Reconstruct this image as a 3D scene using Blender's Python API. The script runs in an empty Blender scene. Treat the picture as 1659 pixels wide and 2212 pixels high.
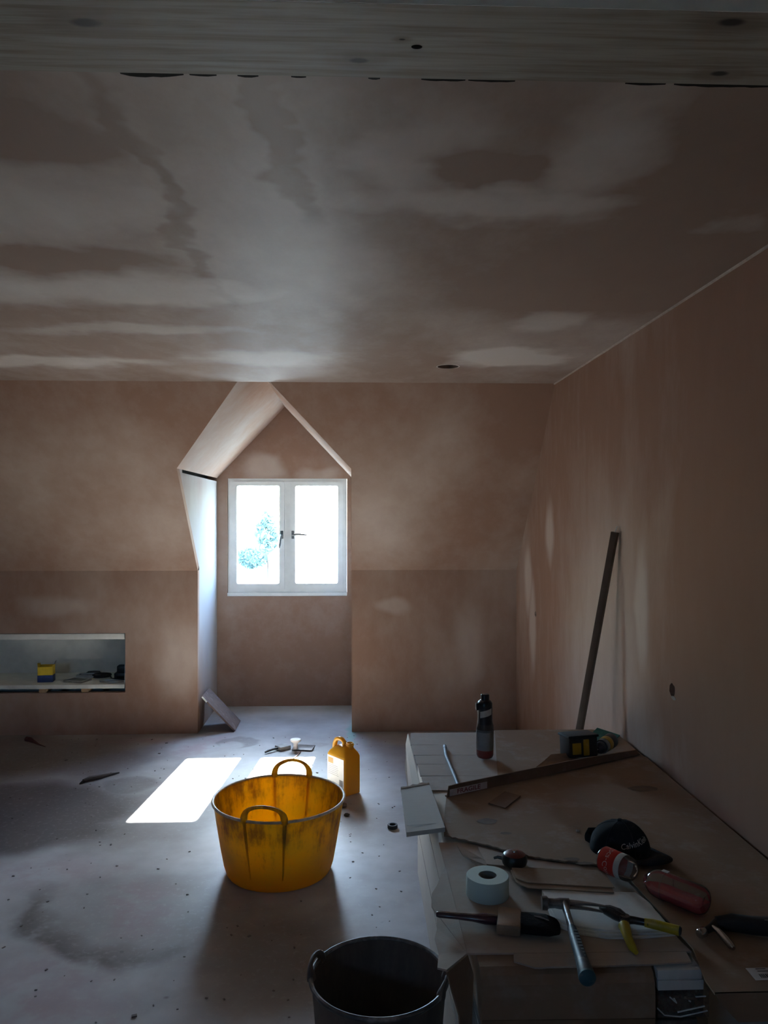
import bpy, bmesh, math, random
from mathutils import Vector, Matrix, noise as mnoise
from mathutils.geometry import tessellate_polygon

random.seed(7)
PI = math.pi
sc = bpy.context.scene
col = sc.collection

# ------------------------------------------------------------------ camera, sky, sun, exposure
CAM_H = 1.55
cam_d = bpy.data.cameras.new('camera')
cam_d.sensor_fit = 'HORIZONTAL'; cam_d.sensor_width = 36.0
cam_d.lens = 36.0 * 1675.0 / 1659.0
cam_d.clip_start = 0.02; cam_d.clip_end = 300
cam = bpy.data.objects.new('camera', cam_d); col.objects.link(cam)
cam.location = (0, 0, CAM_H)
cam.rotation_euler = (math.radians(90), 0, -math.atan(59.5 / 1675.0))
sc.camera = cam

SUN_DIR = Vector((-0.083, -1.0, -0.745)).normalized()     # the way the sunlight travels
world = bpy.data.worlds.new('sky'); sc.world = world
world.use_nodes = True
wn = world.node_tree; wn.nodes.clear()
w_out = wn.nodes.new('ShaderNodeOutputWorld'); w_bg = wn.nodes.new('ShaderNodeBackground')
w_sky = wn.nodes.new('ShaderNodeTexSky')
w_sky.sky_type = 'NISHITA'; w_sky.sun_disc = False
w_sky.sun_elevation = math.asin(-SUN_DIR.z)
w_sky.sun_rotation = math.atan2(-SUN_DIR.x, -SUN_DIR.y)
w_sky.air_density = 1.0; w_sky.dust_density = 0.8; w_sky.ozone_density = 1.0
w_tint = wn.nodes.new('ShaderNodeMix'); w_tint.data_type = 'RGBA'; w_tint.blend_type = 'MULTIPLY'
w_tint.inputs[0].default_value = 1.0; w_tint.inputs[7].default_value = (0.76, 0.97, 1.16, 1)   # the camera's cool white balance
wn.links.new(w_sky.outputs[0], w_tint.inputs[6]); wn.links.new(w_tint.outputs[2], w_bg.inputs[0]); wn.links.new(w_bg.outputs[0], w_out.inputs[0])
w_bg.inputs[1].default_value = 1.7

sun_d = bpy.data.lights.new('sun', 'SUN'); sun_d.energy = 45.0; sun_d.angle = math.radians(0.55)
sun_d.color = (1.0, 0.98, 0.95)
sun = bpy.data.objects.new('sun', sun_d); col.objects.link(sun)
sun.rotation_euler = SUN_DIR.to_track_quat('-Z', 'Y').to_euler()
sun.location = (0.6, 12, 9)

def portal(name, loc, rot, sx, sy):
    d = bpy.data.lights.new(name, 'AREA'); d.shape = 'RECTANGLE'; d.size = sx; d.size_y = sy
    d.cycles.is_portal = True
    o = bpy.data.objects.new(name, d); col.objects.link(o); o.location = loc; o.rotation_euler = rot
portal('window_portal', (-0.552, 6.33, 1.35), (math.radians(-90), 0, 0), 1.0, 1.0)
portal('rear_window_portal', (-2.2, -2.62, 1.9), (math.radians(90), 0, 0), 0.6, 0.6)

sc.view_settings.view_transform = 'Standard'
sc.view_settings.look = 'None'
sc.view_settings.gamma = 1.0
sc.view_settings.use_curve_mapping = False
sc.view_settings.exposure = 1.9
sc.cycles.max_bounces = 8
sc.cycles.diffuse_bounces = 5
sc.cycles.adaptive_threshold = 0.1
sc.cycles.transparent_max_bounces = 16
sc.cycles.sample_clamp_indirect = 8.0

# ------------------------------------------------------------------ node helper
class G:
    def __init__(s, name):
        s.m = bpy.data.materials.new(name); s.m.use_nodes = True
        s.nt = s.m.node_tree; s.nt.nodes.clear()
        s.out = s.nt.nodes.new('ShaderNodeOutputMaterial')
        s.b = s.nt.nodes.new('ShaderNodeBsdfPrincipled')
        s.nt.links.new(s.b.outputs[0], s.out.inputs[0])
        s._pos = None; s._obj = None
    def put(s, inp, v):
        if isinstance(v, bpy.types.NodeSocket): s.nt.links.new(v, inp)
        elif isinstance(v, (tuple, list)) and len(v) == 3 and inp.type == 'RGBA': inp.default_value = (*v, 1)
        else: inp.default_value = v
    def pos(s):
        if s._pos is None: s._pos = s.nt.nodes.new('ShaderNodeNewGeometry').outputs['Position']
        return s._pos
    def obj(s):
        if s._obj is None: s._obj = s.nt.nodes.new('ShaderNodeTexCoord').outputs['Object']
        return s._obj
    def math(s, op, a, b=0.0, clamp=False):
        n = s.nt.nodes.new('ShaderNodeMath'); n.operation = op; n.use_clamp = clamp
        s.put(n.inputs[0], a); s.put(n.inputs[1], b); return n.outputs[0]
    def vmath(s, op, a, b=(0, 0, 0), scale=None):
        n = s.nt.nodes.new('ShaderNodeVectorMath'); n.operation = op
        s.put(n.inputs[0], a); s.put(n.inputs[1], b)
        if scale is not None: n.inputs['Scale'].default_value = scale
        return n.outputs['Value'] if op == 'LENGTH' else n.outputs[0]
    def map(s, vec, loc=(0, 0, 0), rot=(0, 0, 0), sc=(1, 1, 1), kind='POINT'):
        n = s.nt.nodes.new('ShaderNodeMapping'); n.vector_type = kind
        s.put(n.inputs['Vector'], vec)
        n.inputs['Location'].default_value = loc; n.inputs['Rotation'].default_value = rot; n.inputs['Scale'].default_value = sc
        return n.outputs[0]
    def noise(s, vec, scale, detail=4, rough=0.55, dist=0.0, color=False):
        n = s.nt.nodes.new('ShaderNodeTexNoise'); s.put(n.inputs['Vector'], vec)
        n.inputs['Scale'].default_value = scale; n.inputs['Detail'].default_value = detail
        n.inputs['Roughness'].default_value = rough; n.inputs['Distortion'].default_value = dist
        return n.outputs['Color'] if color else n.outputs['Fac']
    def rng(s, v, a, b, lo=0.0, hi=1.0, smooth=True):
        n = s.nt.nodes.new('ShaderNodeMapRange'); n.interpolation_type = 'SMOOTHSTEP' if smooth else 'LINEAR'
        s.put(n.inputs['Value'], v)
        n.inputs['From Min'].default_value = a; n.inputs['From Max'].default_value = b
        n.inputs['To Min'].default_value = lo; n.inputs['To Max'].default_value = hi
        return n.outputs[0]
    def mix(s, f, a, b, mode='MIX'):
        n = s.nt.nodes.new('ShaderNodeMix'); n.data_type = 'RGBA'; n.blend_type = mode
        s.put(n.inputs[0], f); s.put(n.inputs[6], a); s.put(n.inputs[7], b); return n.outputs[2]
    def warp(s, vec, scale, amt, detail=2.0):
        c = s.noise(vec, scale, detail, color=True)
        c = s.vmath('SUBTRACT', c, (0.5, 0.5, 0.5))
        c = s.vmath('SCALE', c, scale=amt)
        return s.vmath('ADD', vec, c)
    def blob(s, vec, c, r, rot=(0, 0, 0), soft=0.4, amt=1.0):
        # an irregular stain or tone patch: an ellipsoid around c with a soft outline
        if abs(rot[2]) > 0.45: d = s.vmath('LENGTH', s.map(vec, c, rot, r, 'TEXTURE'))
        else: d = s.vmath('LENGTH', s.vmath('MULTIPLY', s.vmath('SUBTRACT', vec, c), tuple(1.0 / q for q in r)))
        m = s.rng(d, 1 + soft, 1 - soft)
        return s.math('MULTIPLY', m, amt) if amt != 1.0 else m
    def blobs(s, vec, lst):
        t = None
        for b in lst:
            m = s.blob(vec, *b)
            t = m if t is None else s.math('MAXIMUM', t, m)
        return t
    def bump(s, h, strength=0.2, dist=0.01):
        n = s.nt.nodes.new('ShaderNodeBump'); s.put(n.inputs['Height'], h)
        n.inputs['Strength'].default_value = strength; n.inputs['Distance'].default_value = dist
        s.nt.links.new(n.outputs[0], s.b.inputs['Normal'])
    def diffuse(s, colr, gloss=0.0, rough=0.45):
        # a chalky surface: plain diffuse with, if asked, a faint sheen
        s.nt.nodes.remove(s.b)
        d = s.nt.nodes.new('ShaderNodeBsdfDiffuse'); s.put(d.inputs['Color'], colr)
        if gloss:
            gl = s.nt.nodes.new('ShaderNodeBsdfGlossy'); gl.inputs['Roughness'].default_value = rough
            mx = s.nt.nodes.new('ShaderNodeMixShader'); mx.inputs[0].default_value = gloss
            s.nt.links.new(d.outputs[0], mx.inputs[1]); s.nt.links.new(gl.outputs[0], mx.inputs[2]); s.nt.links.new(mx.outputs[0], s.out.inputs[0])
        else: s.nt.links.new(d.outputs[0], s.out.inputs[0])
        return s.m
    def set(s, **k):
        names = dict(base='Base Color', rough='Roughness', metal='Metallic', spec='Specular IOR Level', trans='Transmission Weight',
                     ior='IOR', alpha='Alpha', sheen='Sheen Weight', coat='Coat Weight')
        for a, v in k.items(): s.put(s.b.inputs[names[a]], v)
        return s.m

def simple(name, c, rough=0.55, metal=0.0, spec=0.5, var=0.12, scale=30, bump=0.0, coat=0.0, dust=0.0):
    """One-coloured stuff with a little mottling and, if asked, plaster dust."""
    g = G(name)
    n = g.noise(g.obj(), scale, 4)
    f = g.rng(n, 0.3, 0.7, 1 - var, 1 + var)
    colr = g.mix(1.0, c, (1, 1, 1), 'MULTIPLY')
    hsv = g.nt.nodes.new('ShaderNodeHueSaturation'); g.put(hsv.inputs['Color'], colr); g.put(hsv.inputs['Value'], f)
    out = hsv.outputs[0]
    if dust:
        d = g.rng(g.noise(g.obj(), scale * 0.6 + 7, 5, 0.65), 0.52, 0.72, 0, dust)
        out = g.mix(d, out, (0.42, 0.38, 0.35))
    if bump: g.bump(n, bump, 0.004)
    return g.set(base=out, rough=rough, metal=metal, spec=spec, coat=coat)

# ------------------------------------------------------------------ mesh helpers
def finish(name, bm, mat, parent=None, smooth=False, loc=None, rot=None):
    bmesh.ops.recalc_face_normals(bm, faces=bm.faces)
    me = bpy.data.meshes.new(name); bm.to_mesh(me); bm.free()
    if smooth:
        me.polygons.foreach_set('use_smooth', [True] * len(me.polygons))
        me.set_sharp_from_angle(angle=math.radians(40))
    if mat is not None: me.materials.append(mat)
    o = bpy.data.objects.new(name, me); col.objects.link(o)
    if parent is not None: o.parent = parent
    if loc is not None: o.location = loc
    if rot is not None: o.rotation_euler = rot
    return o

def tag(o, label=None, cat=None, group=None, kind=None):
    if label: o['label'] = label
    if cat: o['category'] = cat
    if group: o['group'] = group
    if kind: o['kind'] = kind
    return o

def thing(name, label, cat, loc=(0, 0, 0), rot=(0, 0, 0), group=None):
    o = bpy.data.objects.new(name, None); col.objects.link(o)
    o.location = loc; o.rotation_euler = rot; o.empty_display_size = 0.05
    return tag(o, label, cat, group)

def box(bm, lo, hi, bev=0.0, M=None, seg=2):
    v = [bm.verts.new((x, y, z)) for x in (lo[0], hi[0]) for y in (lo[1], hi[1]) for z in (lo[2], hi[2])]
    fs = [bm.faces.new([v[i] for i in q]) for q in ((0, 1, 3, 2), (4, 6, 7, 5), (0, 4, 5, 1), (2, 3, 7, 6), (0, 2, 6, 4), (1, 5, 7, 3))]
    vs = v
    if bev:
        bmesh.ops.recalc_face_normals(bm, faces=fs)
        es = list({e for f in fs for e in f.edges})
        r = bmesh.ops.bevel(bm, geom=es, offset=bev, segments=seg, affect='EDGES', profile=0.6)
        vs = list({x for f in r['faces'] for x in f.verts})
    if M is not None: bmesh.ops.transform(bm, matrix=M, verts=vs)
    return vs

def boxo(name, lo, hi, mat, parent=None, bev=0.0, M=None, smooth=False, **k):
    bm = bmesh.new(); box(bm, lo, hi, bev, M); return finish(name, bm, mat, parent, smooth or bev > 0, **k)

def lathe(bm, prof, n=32, M=None, sx=1.0, sy=1.0):
    """prof: list of (r, z); r == 0 ends close the shape."""
    rings = []; allv = []
    for r, z in prof:
        if r < 1e-6: ring = [bm.verts.new((0, 0, z))]
        else: ring = [bm.verts.new((r * sx * math.cos(2 * PI * i / n), r * sy * math.sin(2 * PI * i / n), z)) for i in range(n)]
        rings.append(ring); allv += ring
    for a, b in zip(rings, rings[1:]):
        for i in range(n):
            j = (i + 1) % n
            if len(a) == 1 and len(b) == 1: continue
            if len(a) == 1: bm.faces.new((a[0], b[i], b[j]))
            elif len(b) == 1: bm.faces.new((a[i], a[j], b[0]))
            else: bm.faces.new((a[i], a[j], b[j], b[i]))
    if M is not None: bmesh.ops.transform(bm, matrix=M, verts=allv)
    return allv

def latheo(name, prof, mat, parent=None, n=32, M=None, sx=1.0, sy=1.0, smooth=True, **k):
    bm = bmesh.new(); lathe(bm, prof, n, M, sx, sy); return finish(name, bm, mat, parent, smooth, **k)

def tube(bm, pts, r, n=10, flat=1.0, up=(0, 0, 1), caps=True):
    """A swept tube along pts; r a number or a list; flat squeezes the section across 'up'."""
    pts = [Vector(p) for p in pts]; rings = []
    for i, p in enumerate(pts):
        t = (pts[min(i + 1, len(pts) - 1)] - pts[max(i - 1, 0)]).normalized()
        u = Vector(up); u = (u - t * u.dot(t))
        if u.length < 1e-4: u = t.orthogonal()
        u.normalize(); w = t.cross(u)
        rr = r[i] if isinstance(r, (list, tuple)) else r
        rings.append([bm.verts.new(p + u * (rr * math.cos(2 * PI * k / n)) + w * (rr * flat * math.sin(2 * PI * k / n))) for k in range(n)])
    for a, b in zip(rings, rings[1:]):
        for k in range(n): bm.faces.new((a[k], a[(k + 1) % n], b[(k + 1) % n], b[k]))
    if caps:
        bm.faces.new(rings[0]); bm.faces.new(rings[-1])

def tubeo(name, pts, r, mat, parent=None, n=10, flat=1.0, up=(0, 0, 1), **k):
    bm = bmesh.new(); tube(bm, pts, r, n, flat, up); return finish(name, bm, mat, parent, True, **k)

def slab(bm, loops, f, g):
    """A plate: loops (outer first, then holes) of 2-D points; f maps a point to its front place, g to its back place."""
    flat = [p for l in loops for p in l]
    A = [bm.verts.new(f(*p)) for p in flat]; B = [bm.verts.new(g(*p)) for p in flat]
    for t in tessellate_polygon([[Vector((p[0], p[1], 0)) for p in l] for l in loops]):
        try:
            bm.faces.new([A[i] for i in t]); bm.faces.new([B[i] for i in reversed(t)])
        except ValueError: pass
    k = 0
    for l in loops:
        for i in range(len(l)):
            j = (i + 1) % len(l)
            bm.faces.new((A[k + i], A[k + j], B[k + j], B[k + i]))
        k += len(l)

def circle(cx, cy, r, n=28, ry=None, jit=0.0):
    ry = ry or r
    return [(cx + r * (1 + random.uniform(-jit, jit)) * math.cos(2 * PI * i / n), cy + ry * (1 + random.uniform(-jit, jit)) * math.sin(2 * PI * i / n)) for i in range(n)]

def prism(name, poly, z0, z1, mat, parent=None, M=None, bev=0.0, **k):
    bm = bmesh.new(); slab(bm, [poly], lambda x, y: (x, y, z1), lambda x, y: (x, y, z0))
    if bev:
        bmesh.ops.recalc_face_normals(bm, faces=bm.faces)
        es = [e for e in bm.edges if len(e.link_faces) == 2 and e.calc_face_angle() > 0.6]
        bmesh.ops.bevel(bm, geom=es, offset=bev, segments=2, affect='EDGES')
    if M is not None: bm.transform(M)
    return finish(name, bm, mat, parent, bev > 0, **k)

def text_mesh(body, size, shear=0.0, offset=0.0, space=1.0):
    c = bpy.data.curves.new('lettering', 'FONT'); c.body = body; c.size = size; c.shear = shear
    c.align_x = 'CENTER'; c.align_y = 'CENTER'; c.offset = offset; c.space_character = space; c.resolution_u = 3
    o = bpy.data.objects.new('lettering', c); col.objects.link(o)
    bpy.context.view_layer.update()
    me = bpy.data.meshes.new_from_object(o.evaluated_get(bpy.context.evaluated_depsgraph_get()))
    bpy.data.objects.remove(o); bpy.data.curves.remove(c)
    return me

def lettering(name, body, size, mat, place, parent=None, shear=0.0, offset=0.0, space=1.0, cuts=0):
    """Flat print: the letters laid on a surface by place(x, y)."""
    me = text_mesh(body, size, shear, offset, space)
    bm = bmesh.new(); bm.from_mesh(me); bpy.data.meshes.remove(me)
    if cuts:
        bmesh.ops.triangulate(bm, faces=bm.faces)
        bmesh.ops.subdivide_edges(bm, edges=[e for e in bm.edges if e.calc_length() > size * 0.2], cuts=cuts)
    for v in bm.verts: v.co = place(v.co.x, v.co.y)
    return finish(name, bm, mat, parent)

def sheet(name, pts, z, th, mat, parent=None, torn=(), amp=0.004, step=0.025, sag=None, **k):
    """A cut or torn piece of board: pts = [(x, y, dz)]; the edges listed in torn are ragged."""
    loop = []
    n = len(pts)
    for i in range(n):
        a = Vector((*pts[i], 0)[:3]); b = Vector((*pts[(i + 1) % n], 0)[:3])
        L = (b - a).length; m = max(1, int(L / (step * (0.35 if i in torn else 1.0))))
        d = (b - a).normalized(); nrm = Vector((-d.y, d.x, 0))
        for q in range(m):
            p = a.lerp(b, q / m)
            if i in torn and q: p = p + nrm * random.uniform(-amp, amp)
            loop.append(p)
    dz = {(round(p.x, 6), round(p.y, 6)): p.z for p in loop}
    pl = [(round(p.x, 6), round(p.y, 6)) for p in loop]
    fz = lambda x, y: z + dz[(x, y)] + (sag(x, y) if sag else 0)
    bm = bmesh.new()
    slab(bm, [pl], lambda x, y: (x, y, fz(x, y) + th), lambda x, y: (x, y, fz(x, y)))
    return finish(name, bm, mat, parent, **k)

def Rz(a): return Matrix.Rotation(a, 4, 'Z')
def Rx(a): return Matrix.Rotation(a, 4, 'X')
def Ry(a): return Matrix.Rotation(a, 4, 'Y')
def T(x, y, z): return Matrix.Translation((x, y, z))

# ------------------------------------------------------------------ materials of the setting
DAMP = (0.30, 0.180, 0.128)
DRY = (0.55, 0.465, 0.41)

def plaster(name, stretch, bl=(), dk=(), bias=0.0, warp=(1.6, 0.5), damp_or_shade=DAMP, dry=DRY, nscale=1.3, gloss=0.0):
    """Skimmed plaster that is drying: brown where still wet, pale pink-grey where dry, with trowel marks; some dk patches paint in light falloff."""
    g = G(name); p = g.pos()
    ps = g.vmath('MULTIPLY', p, stretch)
    big = g.noise(ps, nscale, 2, 0.5)
    fine = g.noise(ps, nscale * 8, 4, 0.65)
    m = g.rng(big, 0.36 - bias, 0.78 - bias, 0.0, 0.55)
    m = g.math('ADD', m, g.rng(fine, 0.3, 0.75, -0.06, 0.08))
    wp = g.warp(p, *warp)
    if bl: m = g.math('ADD', m, g.math('MULTIPLY', g.blobs(wp, bl), 0.85))
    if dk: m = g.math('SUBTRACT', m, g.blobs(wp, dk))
    m = g.math('ADD', m, 0.0, clamp=True)
    colr = g.mix(m, damp_or_shade, dry)
    colr = g.mix(g.math('MULTIPLY', fine, 0.16), colr, (0.52, 0.42, 0.36))
    return g.diffuse(colr, gloss)

M_ceil = plaster('plaster_ceiling', (1.0, 0.55, 1.0), [
    ((-0.80, 1.92, 2.285), (0.30, 0.26, 9), (0, 0, 0.25), 0.55, 0.75),
    ((-0.80, 2.62, 2.285), (0.55, 0.17, 9), (0, 0, 0.1), 0.5, 0.85),
    ((-1.55, 3.85, 2.285), (0.55, 0.13, 9), (0, 0, 0.1), 0.5, 0.8),
    ((-0.42, 3.72, 2.285), (0.34, 0.17, 9), (0, 0, 0), 0.5, 0.6),
    ((0.74, 3.70, 2.285), (0.28, 0.20, 9), (0, 0, 0.1), 0.35, 1.0),
    ((0.73, 2.95, 2.285), (0.12, 0.16, 9), (0, 0, -0.4), 0.5, 0.55),
    ((0.33, 1.83, 2.285), (0.33, 0.09, 9), (0, 0, 0.10), 0.6, 0.75),
    ((0.52, 1.58, 2.285), (0.12, 0.22, 9), (0, 0, -0.35), 0.6, 0.6),
    ((0.13, 1.65, 2.285), (0.10, 0.25, 9), (0, 0, 0.2), 0.6, 0.5),
    ((0.97, 1.97, 2.285), (0.10, 0.06, 9), (0, 0, 0), 0.5, 0.4),
    ((-0.95, 3.15, 2.285), (0.45, 0.08, 9), (0, 0, 0.2), 0.5, 0.5),
    ((-0.25, 2.30, 2.285), (0.25, 0.55, 9), (0, 0, 0), 0.7, 0.35),
], [
    ((-0.155, 1.62, 2.285), (0.035, 0.34, 9), (0, 0, 0.05), 0.5, 0.35),
    ((-0.46, 1.95, 2.285), (0.028, 0.75, 9), (0, 0, 0.02), 0.5, 0.28),
    ((0.29, 1.66, 2.285), (0.09, 0.06, 9), (0, 0, 0), 0.5, 0.5),
    ((-0.62, 1.55, 2.285), (0.16, 0.10, 9), (0, 0, 0.4), 0.5, 0.35),
    ((-0.98, 2.30, 2.285), (0.40, 0.08, 9), (0, 0, 0.1), 0.5, 0.45),
    ((0.78, 1.50, 2.285), (0.22, 0.35, 9), (0, 0, 0), 0.6, 0.6),  # this patch and the next paint light falloff into the right-front ceiling
    ((0.95, 2.45, 2.285), (0.45, 0.40, 9), (0, 0, 0), 0.6, 0.45),
], bias=0.0, warp=(3.6, 0.34, 3.0), damp_or_shade=(0.27, 0.195, 0.158), dry=(0.60, 0.56, 0.525), gloss=0.05)

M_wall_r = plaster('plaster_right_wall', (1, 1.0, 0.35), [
    ((1.135, 4.52, 1.43), (9, 0.09, 0.17), (0, 0, 0), 0.5, 0.9),
    ((1.135, 5.10, 1.10), (9, 0.10, 0.20), (0, 0, 0), 0.5, 0.85),
    ((1.135, 4.97, 0.82), (9, 0.09, 0.28), (0, 0, 0), 0.5, 0.85),
    ((1.135, 3.06, 1.18), (9, 0.07, 0.22), (0.25, 0, 0), 0.5, 0.6),
    ((1.135, 3.7, 0.9), (9, 0.45, 0.7), (0, 0, 0), 0.7, 0.5),
], [((1.135, 1.75, 1.1), (9, 0.95, 1.4), (0, 0, 0), 0.5, 0.9), ((1.135, 2.6, 2.0), (9, 0.8, 0.45), (0, 0, 0), 0.6, 0.4)], warp=(3.0, 0.12))  # dark patches: falloff of light towards the near end, put into the colour

M_wall_b = plaster('plaster_window_wall', (1, 1, 0.6), [
    ((-2.10, 5.47, 0.90), (0.22, 9, 0.06), (0, 0, 0), 0.6, 0.5),
    ((-1.25, 5.47, 0.52), (0.14, 9, 0.22), (0, 0, 0), 0.6, 0.6),
    ((0.27, 5.47, 0.88), (0.10, 9, 0.05), (0, 0, 0), 0.5, 0.6),
    ((0.80, 5.47, 0.62), (0.10, 9, 0.25), (0, 0, 0), 0.6, 0.5),
    ((0.25, 5.0, 1.65), (0.35, 9, 0.45), (0, 0, 0), 0.7, 0.35),
    ((-1.75, 5.0, 1.70), (0.6, 9, 0.40), (0, 0, 0), 0.7, 0.3),
], [((0.95, 5.0, 2.1), (0.25, 9, 0.25), (0, 0, 0), 0.6, 0.3)], warp=(2.4, 0.2))

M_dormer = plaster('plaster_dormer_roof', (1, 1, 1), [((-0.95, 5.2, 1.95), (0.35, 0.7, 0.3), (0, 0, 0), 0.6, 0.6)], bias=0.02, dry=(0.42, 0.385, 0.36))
M_gable = plaster('plaster_gable', (1, 1, 1), [((-0.72, 6.2, 1.86), (0.16, 9, 0.10), (0, 0, 0), 0.5, 0.9),
                                               ((-0.30, 6.2, 1.86), (0.14, 9, 0.06), (0, 0, 0), 0.5, 0.5)], bias=-0.08)
M_cheek = plaster('plaster_cheek', (1, 1, 0.4), [((-1.11, 5.8, 1.2), (9, 0.8, 0.9), (0, 0, 0), 0.6, 0.8)], bias=0.10, dry=(0.40, 0.385, 0.38))
M_plain = plaster('plaster_plain', (1, 1, 0.6))

def floor_material():
    g = G('dusty_floor'); p = g.pos()
    n1 = g.noise(p, 1.1, 4, 0.6)
    n2 = g.noise(p, 7, 3, 0.65)
    n3 = g.noise(p, 40, 2, 0.7)
    base = g.mix(g.rng(n1, 0.34, 0.68), (0.29, 0.255, 0.24), (0.50, 0.49, 0.485))
    base = g.mix(g.rng(n2, 0.40, 0.75, 0, 0.30), base, (0.30, 0.26, 0.245))
    wp = g.warp(p, 2.2, 0.30)
    # pink gypsum dust
    pink = g.blobs(wp, [((-0.85, 3.05, 0), (0.10, 0.22, 9), (0, 0, 0.5), 0.6, 0.7), ((-1.35, 3.4, 0), (0.3, 0.16, 9), (0, 0, 0.4), 0.7, 0.4),
                                          ((-1.0, 2.4, 0), (0.25, 0.35, 9), (0, 0, 0.4), 0.7, 0.45), ((-1.0, 5.2, 0), (0.12, 0.30, 9), (0, 0, -0.5), 0.6, 0.6),
                                          ((-1.45, 5.30, 0), (0.30, 0.05, 9), (0, 0, 0.0), 0.6, 0.6)])
    base = g.mix(g.math('MULTIPLY', pink, g.rng(n2, 0.3, 0.6)), base, (0.40, 0.27, 0.29))
    damp_or_shade = g.blobs(wp, [((-1.80, 4.02, 0), (0.66, 0.46, 9), (0, 0, 0.2), 0.20, 0.9),
                        ((-2.3, 5.0, 0), (1.0, 0.45, 9), (0, 0, 0.0), 0.4, 0.7),  # shade beside the dormer cheek, painted in as a dark patch
                        ((-1.30, 4.47, 0), (0.16, 0.13, 9), (0, 0, 0), 0.2, 0.55),
                        ((-0.92, 3.02, 0), (0.42, 0.30, 9), (0, 0, -0.55), 0.35, 0.26),
                        ((-0.25, 2.75, 0), (0.25, 0.30, 9), (0, 0, 0), 0.6, 0.35)])  # last patch paints the tub's shadow on the floor before it
    tide = g.math('MULTIPLY', g.blob(wp, (-0.92, 3.02, 0), (0.43, 0.31, 9), (0, 0, -0.55), 0.14), g.math('SUBTRACT', 1.0, g.blob(wp, (-0.82, 3.13, 0), (0.47, 0.31, 9), (0, 0, -0.55), 0.35)))
    damp_or_shade = g.math('MAXIMUM', damp_or_shade, g.math('MULTIPLY', g.math('MULTIPLY', tide, 0.85), g.rng(n2, 0.25, 0.55, 0.35, 1.0)))
    base = g.mix(damp_or_shade, base, (0.105, 0.082, 0.073))
    # dried ring of plaster slurry by the dormer, tool marks, teal paint drip
    wq = g.warp(p, 12, 0.06, 0.5)
    ring = g.math('MULTIPLY', g.blob(wq, (-0.80, 5.25, 0), (0.14, 0.12, 9), (0, 0, 0), 0.12), g.math('SUBTRACT', 1.0, g.blob(wq, (-0.83, 5.20, 0), (0.085, 0.075, 9), (0, 0, 0), 0.2)))
    ring = g.math('MAXIMUM', ring, g.blob(wq, (-0.245, 5.18, 0), (0.06, 0.05, 9), (0, 0, 0), 0.25, 0.8))
    base = g.mix(g.math('MULTIPLY', ring, 0.7), base, (0.17, 0.14, 0.125))
    base = g.mix(g.blob(wq, (-0.035, 5.45, 0), (0.03, 0.28, 9), (0, 0, 0), 0.6, 0.6), base, (0.16, 0.42, 0.36))
    v = g.nt.nodes.new('ShaderNodeTexVoronoi'); g.put(v.inputs['Vector'], wq); v.inputs['Scale'].default_value = 9
    v.inputs['Randomness'].default_value = 1.0
    dots = g.math('MULTIPLY', g.rng(v.outputs['Distance'], 0.11, 0.04), g.rng(n2, 0.56, 0.64))
    base = g.mix(g.math('MULTIPLY', dots, 0.7), base, (0.13, 0.105, 0.10))
    base = g.mix(g.rng(n3, 0.5, 0.8, 0, 0.25), base, (0.5, 0.48, 0.46))
    m = g.diffuse(base, 0.08, 0.42)
    fr = g.nt.nodes.new('ShaderNodeFresnel'); fr.inputs['IOR'].default_value = 1.42
    mx = [n for n in g.nt.nodes if n.type == 'MIX_SHADER'][0]
    g.nt.links.new(g.math('MULTIPLY', fr.outputs[0], 0.75), mx.inputs[0])
    return m
M_floor = floor_material()

def pine():
    g = G('pine_beam'); p = g.pos()
    ds = None; kn = None
    knots = [(-0.401, 1.164, 0.018), (0.004, 1.246, 0.012), (0.555, 1.129, 0.016), (0.60, 1.262, 0.012), (0.07, 1.188, 0.004)]
    for x, y, r in knots:
        d = g.vmath('LENGTH', g.map(p, (x, y, 2.275), (0, 0, 0), (r * 1.3, r * 0.62, 9), 'TEXTURE'))
        k = g.rng(d, 1.25, 0.55); kn = k if kn is None else g.math('MAXIMUM', kn, k)
        h = g.rng(d, 4.5, 0.8); ds = h if ds is None else g.math('ADD', ds, h)
    wv = g.map(p, sc=(0.7, 14, 14))
    n = g.noise(wv, 4.5, 5, 0.6, 0.4)
    n = g.math('ADD', n, g.math('MULTIPLY', ds, 0.18))
    c = g.mix(g.rng(n, 0.35, 0.72), (0.33, 0.30, 0.255), (0.20, 0.165, 0.125))
    c = g.mix(g.math('MULTIPLY', ds, 0.25, True), c, (0.15, 0.10, 0.07))
    c = g.mix(g.rng(g.noise(p, 3.5, 4), 0.5, 0.7, 0, 0.35), c, (0.42, 0.41, 0.38))
    c = g.mix(kn, c, (0.03, 0.02, 0.015))
    g.bump(n, 0.12, 0.004)
    return g.set(base=c, rough=0.6, spec=0.35)
M_pine = pine()
M_white_paint = simple('white_gloss_paint', (0.80, 0.81, 0.80), 0.32, var=0.04, scale=12, bump=0.03)
M_white_wall = simple('white_wall', (0.80, 0.80, 0.77), 0.7, var=0.05, scale=6, bump=0.05)
M_board_white = simple('white_board', (0.76, 0.77, 0.73), 0.55, var=0.08, scale=8)
M_dark = simple('dark_void', (0.02, 0.017, 0.015), 0.9, spec=0.1)
M_chrome = simple('worn_chrome', (0.55, 0.56, 0.57), 0.22, metal=1.0, var=0.08)
M_handle = simple('dull_pewter_handle', (0.16, 0.165, 0.17), 0.4, metal=0.5)
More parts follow.
